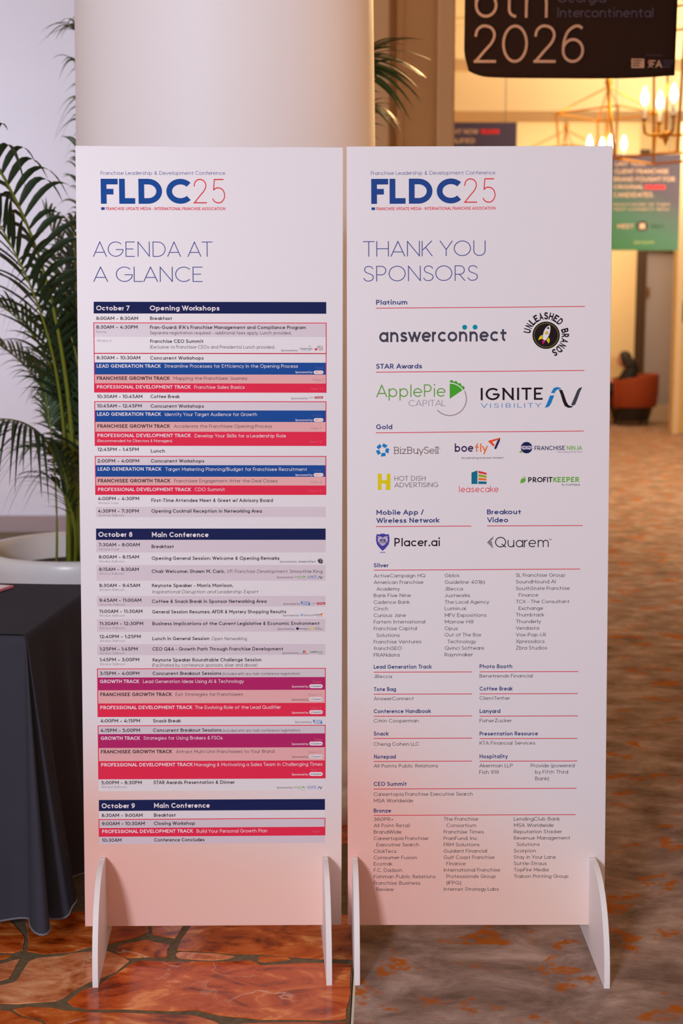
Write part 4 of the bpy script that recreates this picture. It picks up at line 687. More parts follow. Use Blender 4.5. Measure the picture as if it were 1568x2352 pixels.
g = G(); g.tube([((x0 * .86 + x1 * .14), 20.68, 1.85), ((x0 * .86 + x1 * .14), 20.68, 2.0)], .02); g.build('door_handle', mat('brass', (214, 160, 60), .3, 1), door)
g = G(); g.box(xz(1478, 20.5, 900), xz(1546, 20.5, 900), 20.4, 20.46, 0, .24); struct('baseboard_back', g, mat('pale_base', (206, 190, 170), .7), 'pale baseboard below the grey door')

# ---------------------------------------------------------------- draped table
CLOTH = mat('black_tablecloth', (60, 60, 70), .92, spec=.12, noise=.05, nscale=9)
HEM = mat('tablecloth_hem', (110, 110, 122), .8)
zt = .745; fr = ray(58, 1462, z=zt); br = ray(222, 1345, z=zt); e1 = (br - fr).normalized(); e0 = Vector((e1.y, -e1.x, 0)); 
dep = (br - fr).length; Lt = 1.83
# loop around the table top: start back-left, go left-front, front-right, back-right
def corner_loop(n_front=120, n_side=60):
    pts = []
    fl = fr - e0 * Lt; bl = br - e0 * Lt
    def seg(a, b, n, nm): 
        for i in range(n): pts.append((a.lerp(b, i / n), nm))
    seg(fl, fr, n_front, -e1)
    for i in range(24): t = i / 24; pts.append((fr.copy(), (-e1 * math.cos(t * math.pi / 2) + e0 * math.sin(t * math.pi / 2))))
    seg(fr, br, n_side, e0)
    for i in range(12): t = i / 12; pts.append((br.copy(), (e0 * math.cos(t * math.pi / 2) + e1 * math.sin(t * math.pi / 2))))
    seg(br, bl, n_front // 2, e1)
    for i in range(12): t = i / 12; pts.append((bl.copy(), (e1 * math.cos(t * math.pi / 2) - e0 * math.sin(t * math.pi / 2))))
    seg(bl, fl, n_side // 2, -e0)
    for i in range(24): t = i / 24; pts.append((fl.copy(), (-e0 * math.cos(t * math.pi / 2) - e1 * math.sin(t * math.pi / 2))))
    return pts
lp_ = corner_loop(); n = len(lp_); NR = 22; vs = []; fs = []
def fold(i):
    if i < 120: d = (120 - i) / 120 * Lt; return .035 * (.5 + .5 * math.cos(d / .19 * 2 * math.pi + 2.2))
    if i < 144: t = (i - 120) / 24; return .13 * math.exp(-((t - .30) / .20) ** 2) + .10 * math.exp(-((t - 1.0) / .16) ** 2)
    if i < 204: d = (i - 144) / 60 * dep; return .085 * (.5 + .5 * math.cos((d - .04) / .2 * 2 * math.pi)) * (1 - .75 * d / dep)
    if i < 216: return .01
    return .03 * (.5 + .5 * math.cos(i * .35))
amps = [fold(i) for i in range(n)]
for _ in range(5): amps = [(amps[i - 1] + 2 * amps[i] + amps[(i + 1) % n]) / 4 for i in range(n)]
ZB = [.062 if 138 > i > 118 else (.05 if i < 144 else .075) for i in range(n)]
for _ in range(8): ZB = [(ZB[i - 1] + 2 * ZB[i] + ZB[(i + 1) % n]) / 4 for i in range(n)]
RV = [0, .006, .018, .035] + [.06 + .94 * k / 18 for k in range(19)]; NR = len(RV) - 1
for v in RV:
    for i, (p, nm) in enumerate(lp_):
        rnd = .010 * (1 - math.exp(-v / .012)); z = zt + .003 - v * (zt - ZB[i])
        vs.append(p + nm * (-.006 + rnd + v ** 1.05 * (.012 + amps[i] + (.0 if i < 196 or i > 222 else -.008))) + Vector((0, 0, z - p.z)))
for r in range(NR):
    for i in range(n): fs.append((r * n + i, r * n + (i + 1) % n, (r + 1) * n + (i + 1) % n, (r + 1) * n + i))
tp = [tuple(range(n - 1, -1, -1))]
cl = mesh_obj('tablecloth', [(v.x, v.y, v.z) for v in vs], fs + tp, CLOTH, smooth=True); cl.data.polygons[len(cl.data.polygons) - 1].use_smooth = False; tag(cl, 'floor-length black tablecloth draped over the table beside the planter', 'tablecloth')
hm = G(); ring = [Vector(vs[NR * n + i]) for i in range(n)]; hm.tube([p for p in ring[60:230]], .0028, 5); hm.build('hem', HEM, cl, smooth=True)
tb = tag(empty('folding_table', (fr - e0 * Lt / 2 + e1 * dep / 2).to_tuple()[:2] + (0,), math.atan2(e0.y, e0.x)), 'folding table hidden under the black cloth', 'table')
g = G(); g.box(-Lt / 2 + .01, Lt / 2 - .01, -dep / 2 + .01, dep / 2 - .01, zt - .035, zt - .004); g.build('tabletop', mat('table_laminate', (190, 180, 168), .6), tb)
for sx in (-.75, .75):
    for sy in (-.2, .2): g = G(); g.tube([(sx, sy, 0), (sx, sy, zt - .035)], .014); g.build('leg', mat('table_steel', (130, 130, 130), .4, .8), tb)
# leaflets on the cloth
a, b_, c_, d_ = ray(-60, 1345, z=zt + .004), ray(31.5, 1350, z=zt + .004), ray(-5, 1362, z=zt + .004), ray(-80, 1362, z=zt + .004)
br_ = empty('brochure', (a.x, a.y, 0)); tag(br_, 'pink-edged white brochure lying on the black tablecloth', 'brochure')
loc = lambda p: (p.x - a.x, p.y - a.y, p.z + .001)
g = G(); g.prism([loc(p) for p in (a, b_, c_, d_)], (0, 0, .006)); g.build('cover', mat('brochure_pink', (232, 130, 150), .5), br_)
cc = (a + b_ + c_ + d_) / 4; g = G(); g.prism([(lambda q: (q[0], q[1], q[2] + .006))(loc(cc + (p - cc) * .86)) for p in (a, b_, c_, d_)], (0, 0, .0006)); g.build('page', mat('brochure_white', (236, 236, 244), .5), br_)

# ---------------------------------------------------------------- potted palms
POT = mat('white_glazed_pot', (232, 232, 236), .28); SOIL = mat('potting_soil', (44, 34, 28), .95, noise=.4, nscale=60)
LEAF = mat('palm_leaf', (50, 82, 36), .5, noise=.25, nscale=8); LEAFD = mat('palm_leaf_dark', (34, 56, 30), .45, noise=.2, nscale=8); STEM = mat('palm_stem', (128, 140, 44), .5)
def planter(root, R_=.36, h=.70):
    pr = [(.17, 0), (.19, .01), (.25, .15), (.31, .38), (.348, .58), (.362, .64), (.364, .68), (.356, .697), (.344, .70), (.326, .695), (.318, .675), (.30, .60), (.29, .575)]
    g = G(); g.lathe([(r * R_ / .364, z * h / .70) for r, z in pr], 72, cap=False); g.build('pot', POT, root, smooth=True)
    g = G(); g.lathe([(.30 * R_ / .364, .60 * h / .7), (.001, .612 * h / .7)], 48, cap=False); g.build('soil', SOIL, root)
def bez(P, t):
    a, b, c, d = P; s = 1 - t; return a * s ** 3 + b * (3 * s * s * t) + c * (3 * s * t * t) + d * t ** 3
def leaflet(g, base, d, ln, wd, droop, nrm, k=0, n=9):
    d = d.normalized(); wv = d.cross(nrm).normalized(); vs = []; p0 = base.copy()
    for i in range(n + 1):
        s = i / n; p = base + d * (ln * s) + Vector((0, 0, -droop * ln * s ** 2.2)); w = wd * (math.sin(min(1, s * 3.2 + .18) * math.pi / 2)) * (1 - s ** 2.2) + .0006
        vs += [p - wv * w / 2 + nrm * w * .12, p + Vector((0, 0, -.0)) - nrm * w * .06, p + wv * w / 2 + nrm * w * .12]
    g.add(vs, [q for i in range(n) for q in ((i * 3, i * 3 + 1, i * 3 + 4, i * 3 + 3), (i * 3 + 1, i * 3 + 2, i * 3 + 5, i * 3 + 4))], k)
def frond(root, P, n=26, ln=.30, wd=.014, t0=.32, droop=.5, sides=(1, -1), ang=52, up=.35, leafm=LEAF, split=False, r0=.007, bias=Vector((0, 0, 0)), jit=1.0):
    base = root.location; P = [Vector(p) - base for p in P]; g = G(); pts = [bez(P, i / 24) for i in range(25)]
    g.tube(pts, [r0 * (1 - .85 * i / 24) + .0008 for i in range(25)], 6, 1)
    first = None; leaves = []
    for s in sides:
        for i in range(n):
            t = t0 + (1 - t0) * (i + .5 * (s < 0) + .2) / n * .99; p = bez(P, t); T = (bez(P, min(1, t + .01)) - bez(P, t - .01)).normalized()
            N_ = Vector((0, 0, 1)); Sd = T.cross(N_)
            if Sd.length < .2: Sd = T.cross(Vector((.3, 1, 0)))
            Sd.normalize(); U = Sd.cross(T); a = R(ang * (1 - .45 * t) + random.uniform(-6, 6) * jit)
            d = T * math.cos(a) + Sd * s * math.sin(a) + U * (up + random.uniform(-.1, .1) * jit) + bias
            l = ln * (math.sin(math.pi * (.22 + .70 * (t - t0) / (1 - t0))) ** .7) * random.uniform(.88, 1.08)
            nr = (U + Sd * s * -.4).normalized()
            if split: gg = G(); leaflet(gg, p, d, l, wd * random.uniform(.85, 1.1), droop * random.uniform(.7, 1.3), nr); leaves.append(gg)
            else: leaflet(g, p, d, l, wd * random.uniform(.85, 1.1), droop * random.uniform(.7, 1.3), nr, 0)
    o = g.build('frond', [leafm, STEM], root, smooth=True)
    for gg in leaves: gg.build('leaflet', [leafm], o, smooth=True)
    return o
pc = ray(190, 1258, y=4.95); pl = empty('potted_palm', (pc.x, pc.y, 0)); tag(pl, 'tall areca palm in a wide white bowl planter beside the black table', 'potted plant')
planter(pl, .374, .655)
sb = lambda dx, dy: Vector((pc.x + dx, pc.y + dy, .57))
W_ = lambda px, py, D: ray(px, py, y=D)
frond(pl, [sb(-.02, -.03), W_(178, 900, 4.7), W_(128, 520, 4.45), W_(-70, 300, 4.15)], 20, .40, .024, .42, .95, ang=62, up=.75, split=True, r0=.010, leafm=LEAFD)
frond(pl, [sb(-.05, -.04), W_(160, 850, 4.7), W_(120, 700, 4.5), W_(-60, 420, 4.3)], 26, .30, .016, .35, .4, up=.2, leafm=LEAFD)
frond(pl, [sb(-.03, .02), W_(172, 980, 4.8), W_(150, 780, 4.7), W_(-20, 690, 4.6)], 28, .30, .014, .3, .5, up=.4)
frond(pl, [sb(-.02, .05), W_(175, 1000, 4.9), W_(130, 860, 5.0), W_(-40, 770, 5.0)], 28, .28, .013, .3, .5, up=.3)
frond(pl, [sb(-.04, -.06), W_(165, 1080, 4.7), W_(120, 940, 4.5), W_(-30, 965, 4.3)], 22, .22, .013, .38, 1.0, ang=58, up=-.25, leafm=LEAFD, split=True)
frond(pl, [sb(-.03, .0), W_(168, 1120, 4.75), W_(150, 1000, 4.7), W_(62, 1030, 4.6)], 16, .2, .010, .4, .5, up=.2)
frond(pl, [sb(-.02, -.05), W_(180, 1200, 4.7), W_(170, 1130, 4.65), W_(90, 1080, 4.5)], 12, .2, .010, .45, .3, up=-.1, ang=35)
frond(pl, [sb(.0, .04), W_(180, 900, 4.9), W_(172, 640, 4.9), W_(100, 480, 4.9)], 28, .28, .014, .3, .5)
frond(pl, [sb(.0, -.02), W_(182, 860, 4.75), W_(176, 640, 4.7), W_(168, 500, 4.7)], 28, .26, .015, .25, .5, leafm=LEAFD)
frond(pl, [sb(.02, .02), W_(190, 900, 4.8), W_(200, 700, 4.9), W_(150, 590, 4.8)], 28, .26, .013, .28, .5)
frond(pl, [sb(.03, .04), W_(200, 800, 5.0), W_(215, 500, 5.1), W_(185, 330, 5.0)], 26, .30, .012, .3, .6)
frond(pl, [sb(-.01, .08), W_(178, 1000, 5.0), W_(160, 900, 5.1), W_(60, 830, 5.1)], 26, .26, .012, .3, .5)
frond(pl, [sb(.04, -.02), W_(196, 1000, 4.7), W_(200, 850, 4.6), W_(150, 740, 4.6)], 26, .25, .014, .25, .4, leafm=LEAFD)
frond(pl, [sb(.0, .10), W_(186, 1050, 5.0), W_(176, 950, 5.0), W_(130, 880, 4.9)], 24, .24, .012, .25, .4)
frond(pl, [sb(.03, .08), W_(188, 1120, 4.9), W_(170, 1000, 4.9), W_(140, 960, 4.8)], 22, .22, .011, .25, .4)
for k in range(7):
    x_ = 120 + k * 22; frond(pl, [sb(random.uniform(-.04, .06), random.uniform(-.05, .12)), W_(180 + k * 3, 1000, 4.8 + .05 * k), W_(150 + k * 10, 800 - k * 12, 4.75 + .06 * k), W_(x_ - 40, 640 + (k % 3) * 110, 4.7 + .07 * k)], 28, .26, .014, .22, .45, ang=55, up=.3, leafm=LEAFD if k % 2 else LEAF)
frond(pl, [sb(.06, .12), W_(240, 700, 5.1), W_(250, 200, 5.2), W_(178, 150, 5.1)], 20, .34, .011, .62, .75, up=.5, ang=70)
frond(pl, [sb(.08, .12), W_(260, 600, 5.1), W_(285, 80, 5.2), W_(172, 70, 5.1)], 18, .30, .011, .66, .6, up=.3, ang=60)
frond(pl, [sb(-.08, -.10), W_(136, 1150, 4.65), W_(122, 1000, 4.7), W_(100, 880, 4.7)], 14, .16, .009, .72, .4, r0=.004)
for dx in (-.03, -.015, 0, .012, .025): g = G(); b0 = Vector((dx, dx * .8 - .03, .57)); t0 = W_(172 + dx * 300, 1000, 4.75) - pl.location; g.tube([b0, b0.lerp(t0, .5) + Vector((-.01, 0, 0)), t0], [.010, .008, .006], 8); g.build('cane', STEM, pl, smooth=True)
p2 = ray(770, 1200, y=5.75); pl2 = empty('potted_palm', (p2.x + .12, 5.75, 0)); tag(pl2, 'palm standing behind the round column, only leaf tips showing', 'potted plant'); planter(pl2)
s2 = lambda dx, dy: Vector((p2.x + .12 + dx, 5.75 + dy, .60))
frond(pl2, [s2(0, 0), W_(740, 500, 5.6), W_(760, -40, 5.4), W_(858, 190, 5.15)], 24, .34, .021, .55, .45, sides=(1, -1), ang=62, up=.35, leafm=LEAFD)
frond(pl2, [s2(.02, .02), W_(780, 600, 5.7), W_(790, 200, 5.6), W_(848, 250, 5.4)], 14, .26, .013, .6, .8, ang=50, up=.2)
frond(pl2, [s2(-.04, .02), W_(720, 600, 5.8), W_(680, 200, 5.9), W_(560, 150, 5.9)], 20, .28, .014, .5, .6)

# ---------------------------------------------------------------- hanging banners
def plane_art(D): return Art(lambda px, py: (lambda q: (q.x, q.z))(ray(px, py, y=D)), lambda y: 0.0, lambda u, v, l: (u, D - .0025 * l - .002, v))
BT = mat('banner_text_tan', (186, 142, 116), .9, spec=.1); BT2 = mat('banner_text_plum', (84, 72, 84), .9, spec=.1); BK = mat('banner_black_fabric', (44, 27, 20), .9, spec=.08, noise=.08, nscale=3)
Db = 5.3; tl = ray(1071, -260, y=Db); trr = ray(1566, -260, y=Db); zb = ray(1300, 180, y=Db).z; n1, n2 = 40, 24; vs = []; fs = []
for j in range(n2 + 1):
    for i in range(n1 + 1):
        u = i / n1; v = j / n2; x = tl.x + (trr.x - tl.x) * u; edge = max(0, abs(u - .5) * 2 - .86) / .14
        z = tl.z + (zb - tl.z) * v; 
        if v > .5: z += (.012 * (abs(u - .5) * 2) ** 4 + .018 * max(0, (.10 - u) / .10) ** 2) * (v - .5) * 2; x += (.018 * max(0, v - .9) * 10 * (1 - u) ** 6) + (-.006 * max(0, v - .6) * u ** 6)
        y = Db + .012 * edge ** 2 + .004 * math.sin(u * 9 + v * 2)
        vs.append((x, y, z)); vs.append((x, y + .003, z))
W2 = (n1 + 1) * 2
for j in range(n2):
    for i in range(n1):
        a = j * W2 + i * 2; fs += [(a, a + 2, a + W2 + 2, a + W2), (a + 1, a + W2 + 1, a + W2 + 3, a + 3)]
for i in range(n1): a = n2 * W2 + i * 2; fs.append((a, a + 2, a + 3, a + 1)); a = i * 2; fs.append((a, a + 1, a + 3, a + 2))
for j in range(n2): a = j * W2; fs.append((a, a + W2, a + W2 + 1, a + 1)); a = j * W2 + n1 * 2; fs.append((a, a + 1, a + W2 + 1, a + W2))
bn = mesh_obj('hanging_banner', vs, fs, BK, smooth=True); tag(bn, 'large dark brown banner reading 2026 hanging at upper right', 'banner')
ab = plane_art(Db - .004)
ab.text('6th', 1089, 42, 1256, 89, BT, .075); ab.build('date_lettering', bn); ab.text('2026', 1087, 145.5, 1339, 88, BT, .075, track=.02); ab.build('date_lettering', bn)
ab.text('Georgia', 1279, 7, 1390, 22, BT2, .10); ab.build('venue_lettering', bn); ab.text('Intercontinental', 1279, 41, 1498, 22, BT2, .10); ab.build('venue_lettering', bn)
ab.rect(1448.5, 135.5, 1478, 157, BT, 2, 0)
for k, w in enumerate((22, 18, 16)): ab.rect(1451, 139 + k * 5.8, 1451 + w, 141 + k * 5.8, BK, 3, 0)
ab.text('Presented by', 1483, 130, 1519, 4.5, BT2, .1); ab.text('iFA', 1485.5, 156.5, 1519, 17, BT, .17, serif=True); ab.disc(1488, 142.5, 2.2, mat('banner_dot_red', (190, 60, 40), .7), 4, 10)
for k in range(4): ab.rect(1521, 139.5 + k * 5, 1545 - k * 2, 141 + k * 5, BT2, 2, 0)
ab.build('organiser_logo', bn)
for x in (1110, 1528): g = G(); q = ray(x, -258, y=Db); g.tube([(q.x, q.y + .001, q.z - .01), (q.x, q.y + .001, 5.2)], .002, 5); g.build('hanging_cord', mat('cord_grey', (120, 110, 100), .6), bn)
def banner_mat(nm, c0, c1, c2, zlo, zhi, xlo, xhi):
    m = bpy.data.materials.new(nm); m.use_nodes = True; nt = m.node_tree; b = nt.nodes['Principled BSDF']; N = nt.nodes.new; K = nt.links.new
    tc = N('ShaderNodeTexCoord'); s = N('ShaderNodeSeparateXYZ'); K(tc.outputs['Object'], s.inputs[0])
    r = N('ShaderNodeMapRange'); r.inputs[1].default_value = zlo; r.inputs[2].default_value = zhi; K(s.outputs[2], r.inputs[0])
    rx = N('ShaderNodeMapRange'); rx.inputs[1].default_value = xlo; rx.inputs[2].default_value = xhi; K(s.outputs[0], rx.inputs[0])
    ad = N('ShaderNodeMath'); ad.operation = 'MULTIPLY_ADD'; K(rx.outputs[0], ad.inputs[0]); ad.inputs[1].default_value = .45; K(r.outputs[0], ad.inputs[2])
    cr = N('ShaderNodeValToRGB'); e = cr.color_ramp.elements; e[0].position = 0; e[0].color = (*lin(c0), 1); e[1].position = .95; e[1].color = (*lin(c2), 1); q = e.new(.5); q.color = (*lin(c1), 1)
    K(ad.outputs[0], cr.inputs[0]); K(cr.outputs[0], b.inputs['Base Color']); b.inputs['Roughness'].default_value = .6; return m
CRM = mat('banner_text_cream', (192, 154, 130), .7); BRED = mat('banner_text_red', (232, 24, 20), .7)
Dg = 11.5
def small_banner(label, x0, y0, x1, y1, D, bm):
    a, b = ray(x0, y0, y=D), ray(x1, y1, y=D); g = G(); g.box(a.x, b.x, D, D + .006, b.z, a.z); o = g.build('hanging_banner', bm)
    tag(o, label, 'banner')
    for f in (.15, .85):
        g = G(); x = a.x + (b.x - a.x) * f; g.tube([(x, D + .003, a.z - .01), (x, D + .003, 5.2)], .004, 5); g.build('hanging_cord', mat('cord_grey', (120, 110, 100)), o)
    return o
a, b = ray(1385, 355, y=Dg), ray(1557, 575, y=Dg)
gb = small_banner('blurred green and purple banner with cream lettering right of the sponsor board', 1385, 355, 1557, 575, Dg, banner_mat('green_purple_banner', (22, 104, 36), (30, 84, 58), (48, 30, 50), b.z, a.z, a.x, b.x))
ag = plane_art(Dg)
for s, x0, y, x1, c in [('LAST YEAR,', 1412, 381, 1482, 10), ('CLIENT FRANCHISE', 1410, 399, 1534, 10.5), ('BRAND FOUGHT FOR', 1408, 417, 1549, 10.5), ('ORIGINAL', 1407, 434, 1477, 9.5), ('CANDIDATES.', 1407, 453, 1500, 11)]: ag.text(s, x0, y, x1, c, CRM, .17); ag.build('banner_lettering', gb)
ag.text('50,000', 1480, 435, 1527, 10, BRED, .24); ag.build('banner_lettering', gb)
ag.text('REACH MORE OF THEM', 1407, 473, 1536, 6, CRM, .12); ag.build('banner_lettering', gb); ag.text('FIRST CONNECT WITH', 1407, 484, 1535, 6, CRM, .12)
ag.build('banner_lettering', gb); ag.text('MEET', 1416, 525, 1454, 10, CRM, .2); ag.build('banner_lettering', gb); ag.pill(1463, 508, 1486, 530, mat('banner_icon_dark', (70, 36, 40), .6), 2); ag.rect(1463, 509, 1486, 529, mat('banner_icon_dark', (70, 36, 40)), 2, 0); ag.rect(1467, 513, 1481, 526, CRM, 3, 0); ag.build('banner_icon', gb); ag.text('NES', 1495, 524, 1525, 9, mat('banner_text_dark', (28, 66, 44), .6), .2)
ag.build('banner_lettering', gb); ag.text('jbecca.com', 1455, 560, 1501, 8, mat('banner_text_olive', (170, 180, 100), .6), .13); ag.build('banner_lettering', gb)
Dl = 12.5; a, b = ray(1010, 281, y=Dl), ray(1183, 500, y=Dl)
lb = small_banner('blurred teal and purple banner top showing above the sponsor board', 1010, 281, 1183, 500, Dl, banner_mat('teal_purple_banner', (24, 100, 60), (18, 62, 62), (50, 34, 66), b.z, a.z, a.x, b.x))
al = plane_art(Dl); al.text('RIGHT NOW', 1020, 308, 1098, 11, CRM, .18); al.build('banner_lettering', lb); al.text('10,000', 1103, 308, 1146, 11, BRED, .24); al.build('banner_lettering', lb); al.text('QUALIFIED', 1014, 329, 1090, 11, CRM, .18); al.build('banner_lettering', lb)
g = G(); a = ray(1563.5, 690, y=18.15); b = ray(1600, 741, y=18.15); g.box(a.x, b.x, 18.15, 18.2, b.z, a.z); tag(soft(g.build('wall_plaque', mat('plaque_black', (22, 20, 18), .4)), .004), 'small black plaque on the yellow wall at the right edge', 'plaque')

# ---------------------------------------------------------------- lantern chandeliers
BRASS = mat('aged_brass', (226, 164, 56), .32, .9); SLEEVE = mat('candle_sleeve', (244, 226, 190), .5, emit=.35); BULB = mat('lit_bulb', (255, 226, 170), .3, emit=26)  # sleeves emit faintly, imitating the bulbs' light on them
def lantern(label, D, pcx, ptop, a_px, zfrac=.8, phase=0):
    k = D * 1.0 / F; c = ray(pcx, ptop, y=D); root = tag(empty('lantern_chandelier', (c.x, D, c.z)), label, 'chandelier', 'brass lantern chandeliers'); del root['group']
    at = a_px * k; ab_ = at * .77; hh = at * 2.02; cz = lambda r, i, z: (r * math.cos(phase + i * math.pi / 2), r * math.sin(phase + i * math.pi / 2), z); br = at * .018
    for nm, r, z in (('top_frame', at, 0), ('bottom_frame', ab_, -hh)):
        g = G()
        for i in range(4): g.tube([cz(r, i, z), cz(r, i + 1, z)], br, 4)
        g.build(nm, BRASS, root)
    for i in range(4):
        g = G(); g.tube([cz(at, i, 0), cz(ab_, i, -hh)], br * 1.15, 4); g.build('corner_bar', BRASS, root)
        g = G(); g.tube([cz(at, i, 0), (0, 0, at * .50)], br * .8, 4); g.build('roof_rod', BRASS, root)
    g = G(); g.lathe([(.001, at * .46), (at * .03, at * .48), (at * .05, at * .53), (at * .07, at * .56), (at * .07, at * .62), (at * .04, at * .65), (at * .012, at * .67), (at * .012, 5.2 - c.z)], 12); g.build('finial_and_stem', BRASS, root, smooth=True)
    zh = -hh * zfrac; g = G(); g.tube([(0, 0, at * .46), (0, 0, zh)], at * .02, 6); g.lathe([(.001, zh - at * .16), (at * .02, zh - at * .12), (at * .05, zh - at * .05), (at * .055, zh), (at * .03, zh + at * .06), (.001, zh + at * .07)], 12); g.build('centre_rod', BRASS, root, smooth=True)
    for i in range(4):
        th_ = phase + R(4) + i * math.pi / 2; ar = at * .34; P_ = lambda r, z: (r * math.cos(th_), r * math.sin(th_), zh + z)
        g = G(); g.tube([P_(0, 0), P_(ar * .8, 0), P_(ar * .96, at * .03), P_(ar, at * .12), P_(ar, at * .22)], at * .022, 6); am = g.build('arm', BRASS, root, smooth=True)
        g = G(); x, y, z = P_(ar, at * .22); g.lathe([(at * .05, 0), (at * .055, at * .015), (at * .03, at * .02)], 12, (x, y, z)); g.build('drip_pan', BRASS, am)
        g = G(); g.lathe([(at * .028, 0), (at * .028, at * .2)], 10, (x, y, z + at * .015)); g.build('candle_sleeve', SLEEVE, am, smooth=True)
        g = G(); g.lathe([(at * .02, 0), (at * .048, at * .05), (at * .056, at * .10), (at * .04, at * .18), (at * .012, at * .25), (.001, at * .27)], 12, (x, y, z + at * .215)); g.build('bulb', BULB, am, smooth=True)
    return root
lantern('nearest brass lantern chandelier, cut off by the right edge below the banner', 9.2, 1537, 46, 147, .83)
lantern('middle brass lantern chandelier just above the sponsor board corner', 12.0, 1395, 261, 115, .55)
lantern('farthest brass lantern chandelier, only its dark finial showing above the board', 15.0, 1299, 345, 88, .7)

# ---------------------------------------------------------------- armchair and seated person
pcx = ray(1447, 975, z=0); ch = tag(empty('tub_chair', (pcx.x, pcx.y, 0), 0), 'burnt orange tub armchair at the far end of the hall', 'chair')
ORC = mat('burnt_orange_fabric', (146, 56, 14), .8, noise=.1, nscale=30); DK = mat('chair_dark_wood', (30, 20, 16), .5)
vs = []; fs = []; n = 36; z0 = .26
for i in range(n + 1):
    a = R(-140 + 280 * i / n); f_ = abs(i / n - .5) * 2; zt_ = .74 - .14 * max(0, f_ - .25) ** 1.3
    for r, z in ((.36, z0), (.385, z0 + .2), (.39, zt_), (.33, zt_), (.315, z0 + .2), (.31, z0)): vs.append((r * math.cos(a), r * math.sin(a), z))
for i in range(n):
    for j in range(6): fs.append((i * 6 + j, (i + 1) * 6 + j, (i + 1) * 6 + (j + 1) % 6, i * 6 + (j + 1) % 6))
fs += [tuple(range(6))[::-1], tuple(n * 6 + j for j in range(6))]
sh = mesh_obj('shell', vs, fs, ORC, ch, smooth=True); soft(sh, .02, 3)
g = G(); g.lathe([(.001, .27), (.29, .27), (.31, .30), (.31, .38), (.28, .41), (.001, .415)], 36); g.build('seat_cushion', ORC, ch, smooth=True)
g = G(); g.lathe([(.22, .05), (.26, .06), (.31, .25), (.30, .27)], 36); g.build('base_ring', DK, ch)
for a in (45, 135, 225, 315): g = G(); x, y = .25 * math.cos(R(a)), .25 * math.sin(R(a)); g.tube([(x * 1.08, y * 1.08, 0), (x, y, .22)], [.022, .034], 8); g.build('leg', DK, ch)
SKIN = mat('skin', (206, 150, 128), .55); BLK = mat('black_clothing', (24, 20, 24), .85); HAIR = mat('dark_brown_hair', (30, 18, 14), .55)
ps = tag(empty('person', (pcx.x, pcx.y, 0)), 'person with long dark hair and black clothes seated in the orange armchair', 'person')
def skin(name, V, E, Rd, m, parent, sub=2):
    me = bpy.data.meshes.new(name); me.from_pydata(V, E, []); me.materials.append(m); o = bpy.data.objects.new(name, me); C.objects.link(o); o.parent = parent
    md = o.modifiers.new('skin', 'SKIN'); md.use_smooth_shade = True
    for i, r in enumerate(Rd): me.skin_vertices[0].data[i].radius = (r, r) if not isinstance(r, tuple) else r
    me.skin_vertices[0].data[0].use_root = True
    s = o.modifiers.new('sub', 'SUBSURF'); s.levels = sub; s.render_levels = sub; return o
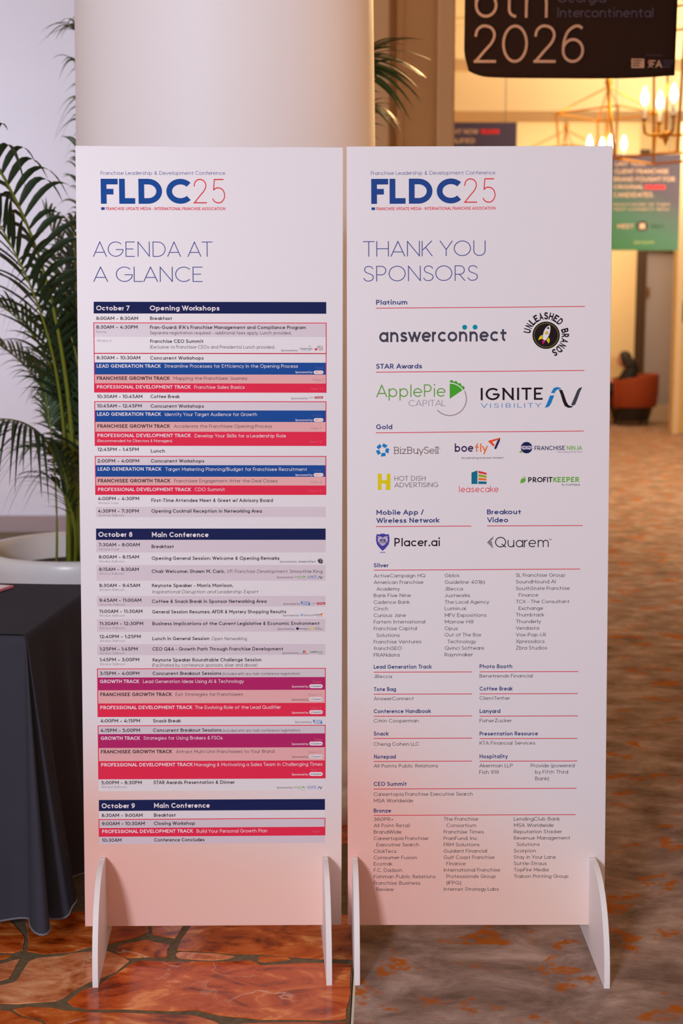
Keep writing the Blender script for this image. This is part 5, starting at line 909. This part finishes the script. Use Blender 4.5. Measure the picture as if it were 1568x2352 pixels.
def body(gr, head=True, hands=True):
    V = [(.02, 0, .47), (.0, 0, .60), (-.03, 0, .74), (-.07, 0, .82)]; Rr = [.13, .115, .125, .06]; E = [(0, 1), (1, 2), (2, 3)]
    Rr = [r + gr for r in Rr]
    if head: V += [(-.10, 0, .87), (-.115, 0, .91)]; Rr += [.045, .05]; E += [(3, 4), (4, 5)]
    for s in (-1, 1):
        k = len(V); V += [(-.04, s * .15, .77), (-.13, s * .21, .60), (-.30, s * .10, .62)]; Rr += [.05 + gr, .042 + gr, .03 + gr]; E += [(2, k), (k, k + 1), (k + 1, k + 2)]
        if hands:
            V += [(-.35, s * .07, .65)]; Rr += [.028]; E += [(k + 2, k + 3)]
            for j in range(4):
                q = len(V); V += [(-.38, s * (.055 + .0), .63 + j * .018), (-.395, s * .02, .632 + j * .018)]; Rr += [.008, .007]; E += [(k + 3, q), (q, q + 1)]
            q = len(V); V += [(-.345, s * .045, .68), (-.36, s * .025, .70)]; Rr += [.010, .008]; E += [(k + 3, q), (q, q + 1)]
        k = len(V); V += [(-.06, s * .09, .49), (-.42, s * .11, .50), (-.44, s * .11, .12)]; Rr += [.09 + gr, .06 + gr, .04 + gr]; E += [(0, k), (k, k + 1), (k + 1, k + 2)]
        V += [(-.56, s * .11, .05)]; Rr += [.032 + gr]; E += [(k + 2, k + 3)]
    return V, E, Rr
V, E, Rr = body(0); bd = skin('body', V, E, Rr, SKIN, ps)
V, E, Rr = body(.012, False, False); skin('clothing', V, E, Rr, BLK, ps)
skin('long_hair', [(-.105, 0, .975), (-.05, 0, .93), (.0, 0, .83), (.05, 0, .70), (-.09, .07, .93), (-.08, .09, .82), (-.09, -.07, .93), (-.08, -.09, .82)], [(0, 1), (1, 2), (2, 3), (1, 4), (4, 5), (1, 6), (6, 7)], [.07, .10, .11, .08, .045, .035, .05, .045], HAIR, ps)
g = G(); g.lathe([(.105 * math.sin(R(t)) * .74 + .0005, -.105 * math.cos(R(t))) for t in range(0, 181, 15)], 20, (-.14, 0, .935)); g.build('head', SKIN, ps, smooth=True)
g = G(); g.lathe([(.118 * math.sin(R(t)) * .86 + .0005, -.118 * math.cos(R(t))) for t in range(0, 181, 15)], 20, (-.105, 0, .95)); hcap = g.build('hair', HAIR, ps, smooth=True)
g = G()
for s in (-1, 1): g.lathe([(.001, -.01), (.011, 0), (.001, .01)], 10, (-.212, s * .032, .945))
g.build('eye', mat('eye_dark', (40, 26, 20), .3), ps)
g = G(); g.add([(-.205, 0, .95), (-.224, 0, .92), (-.205, .012, .915), (-.205, -.012, .915)], [(0, 1, 2), (0, 3, 1), (1, 3, 2)]); g.build('nose', SKIN, ps)
g = G(); g.box(-.216, -.205, -.022, .022, .885, .893); g.build('mouth', mat('lips', (160, 80, 76), .5), ps)
g = G(); g.box(-.405, -.395, -.035, .035, .60, .73); q = g.build('mobile_phone', mat('phone_pale', (190, 200, 220), .3)); q.location = ps.location; soft(q, .003); tag(q, 'pale phone held by the seated person', 'phone')
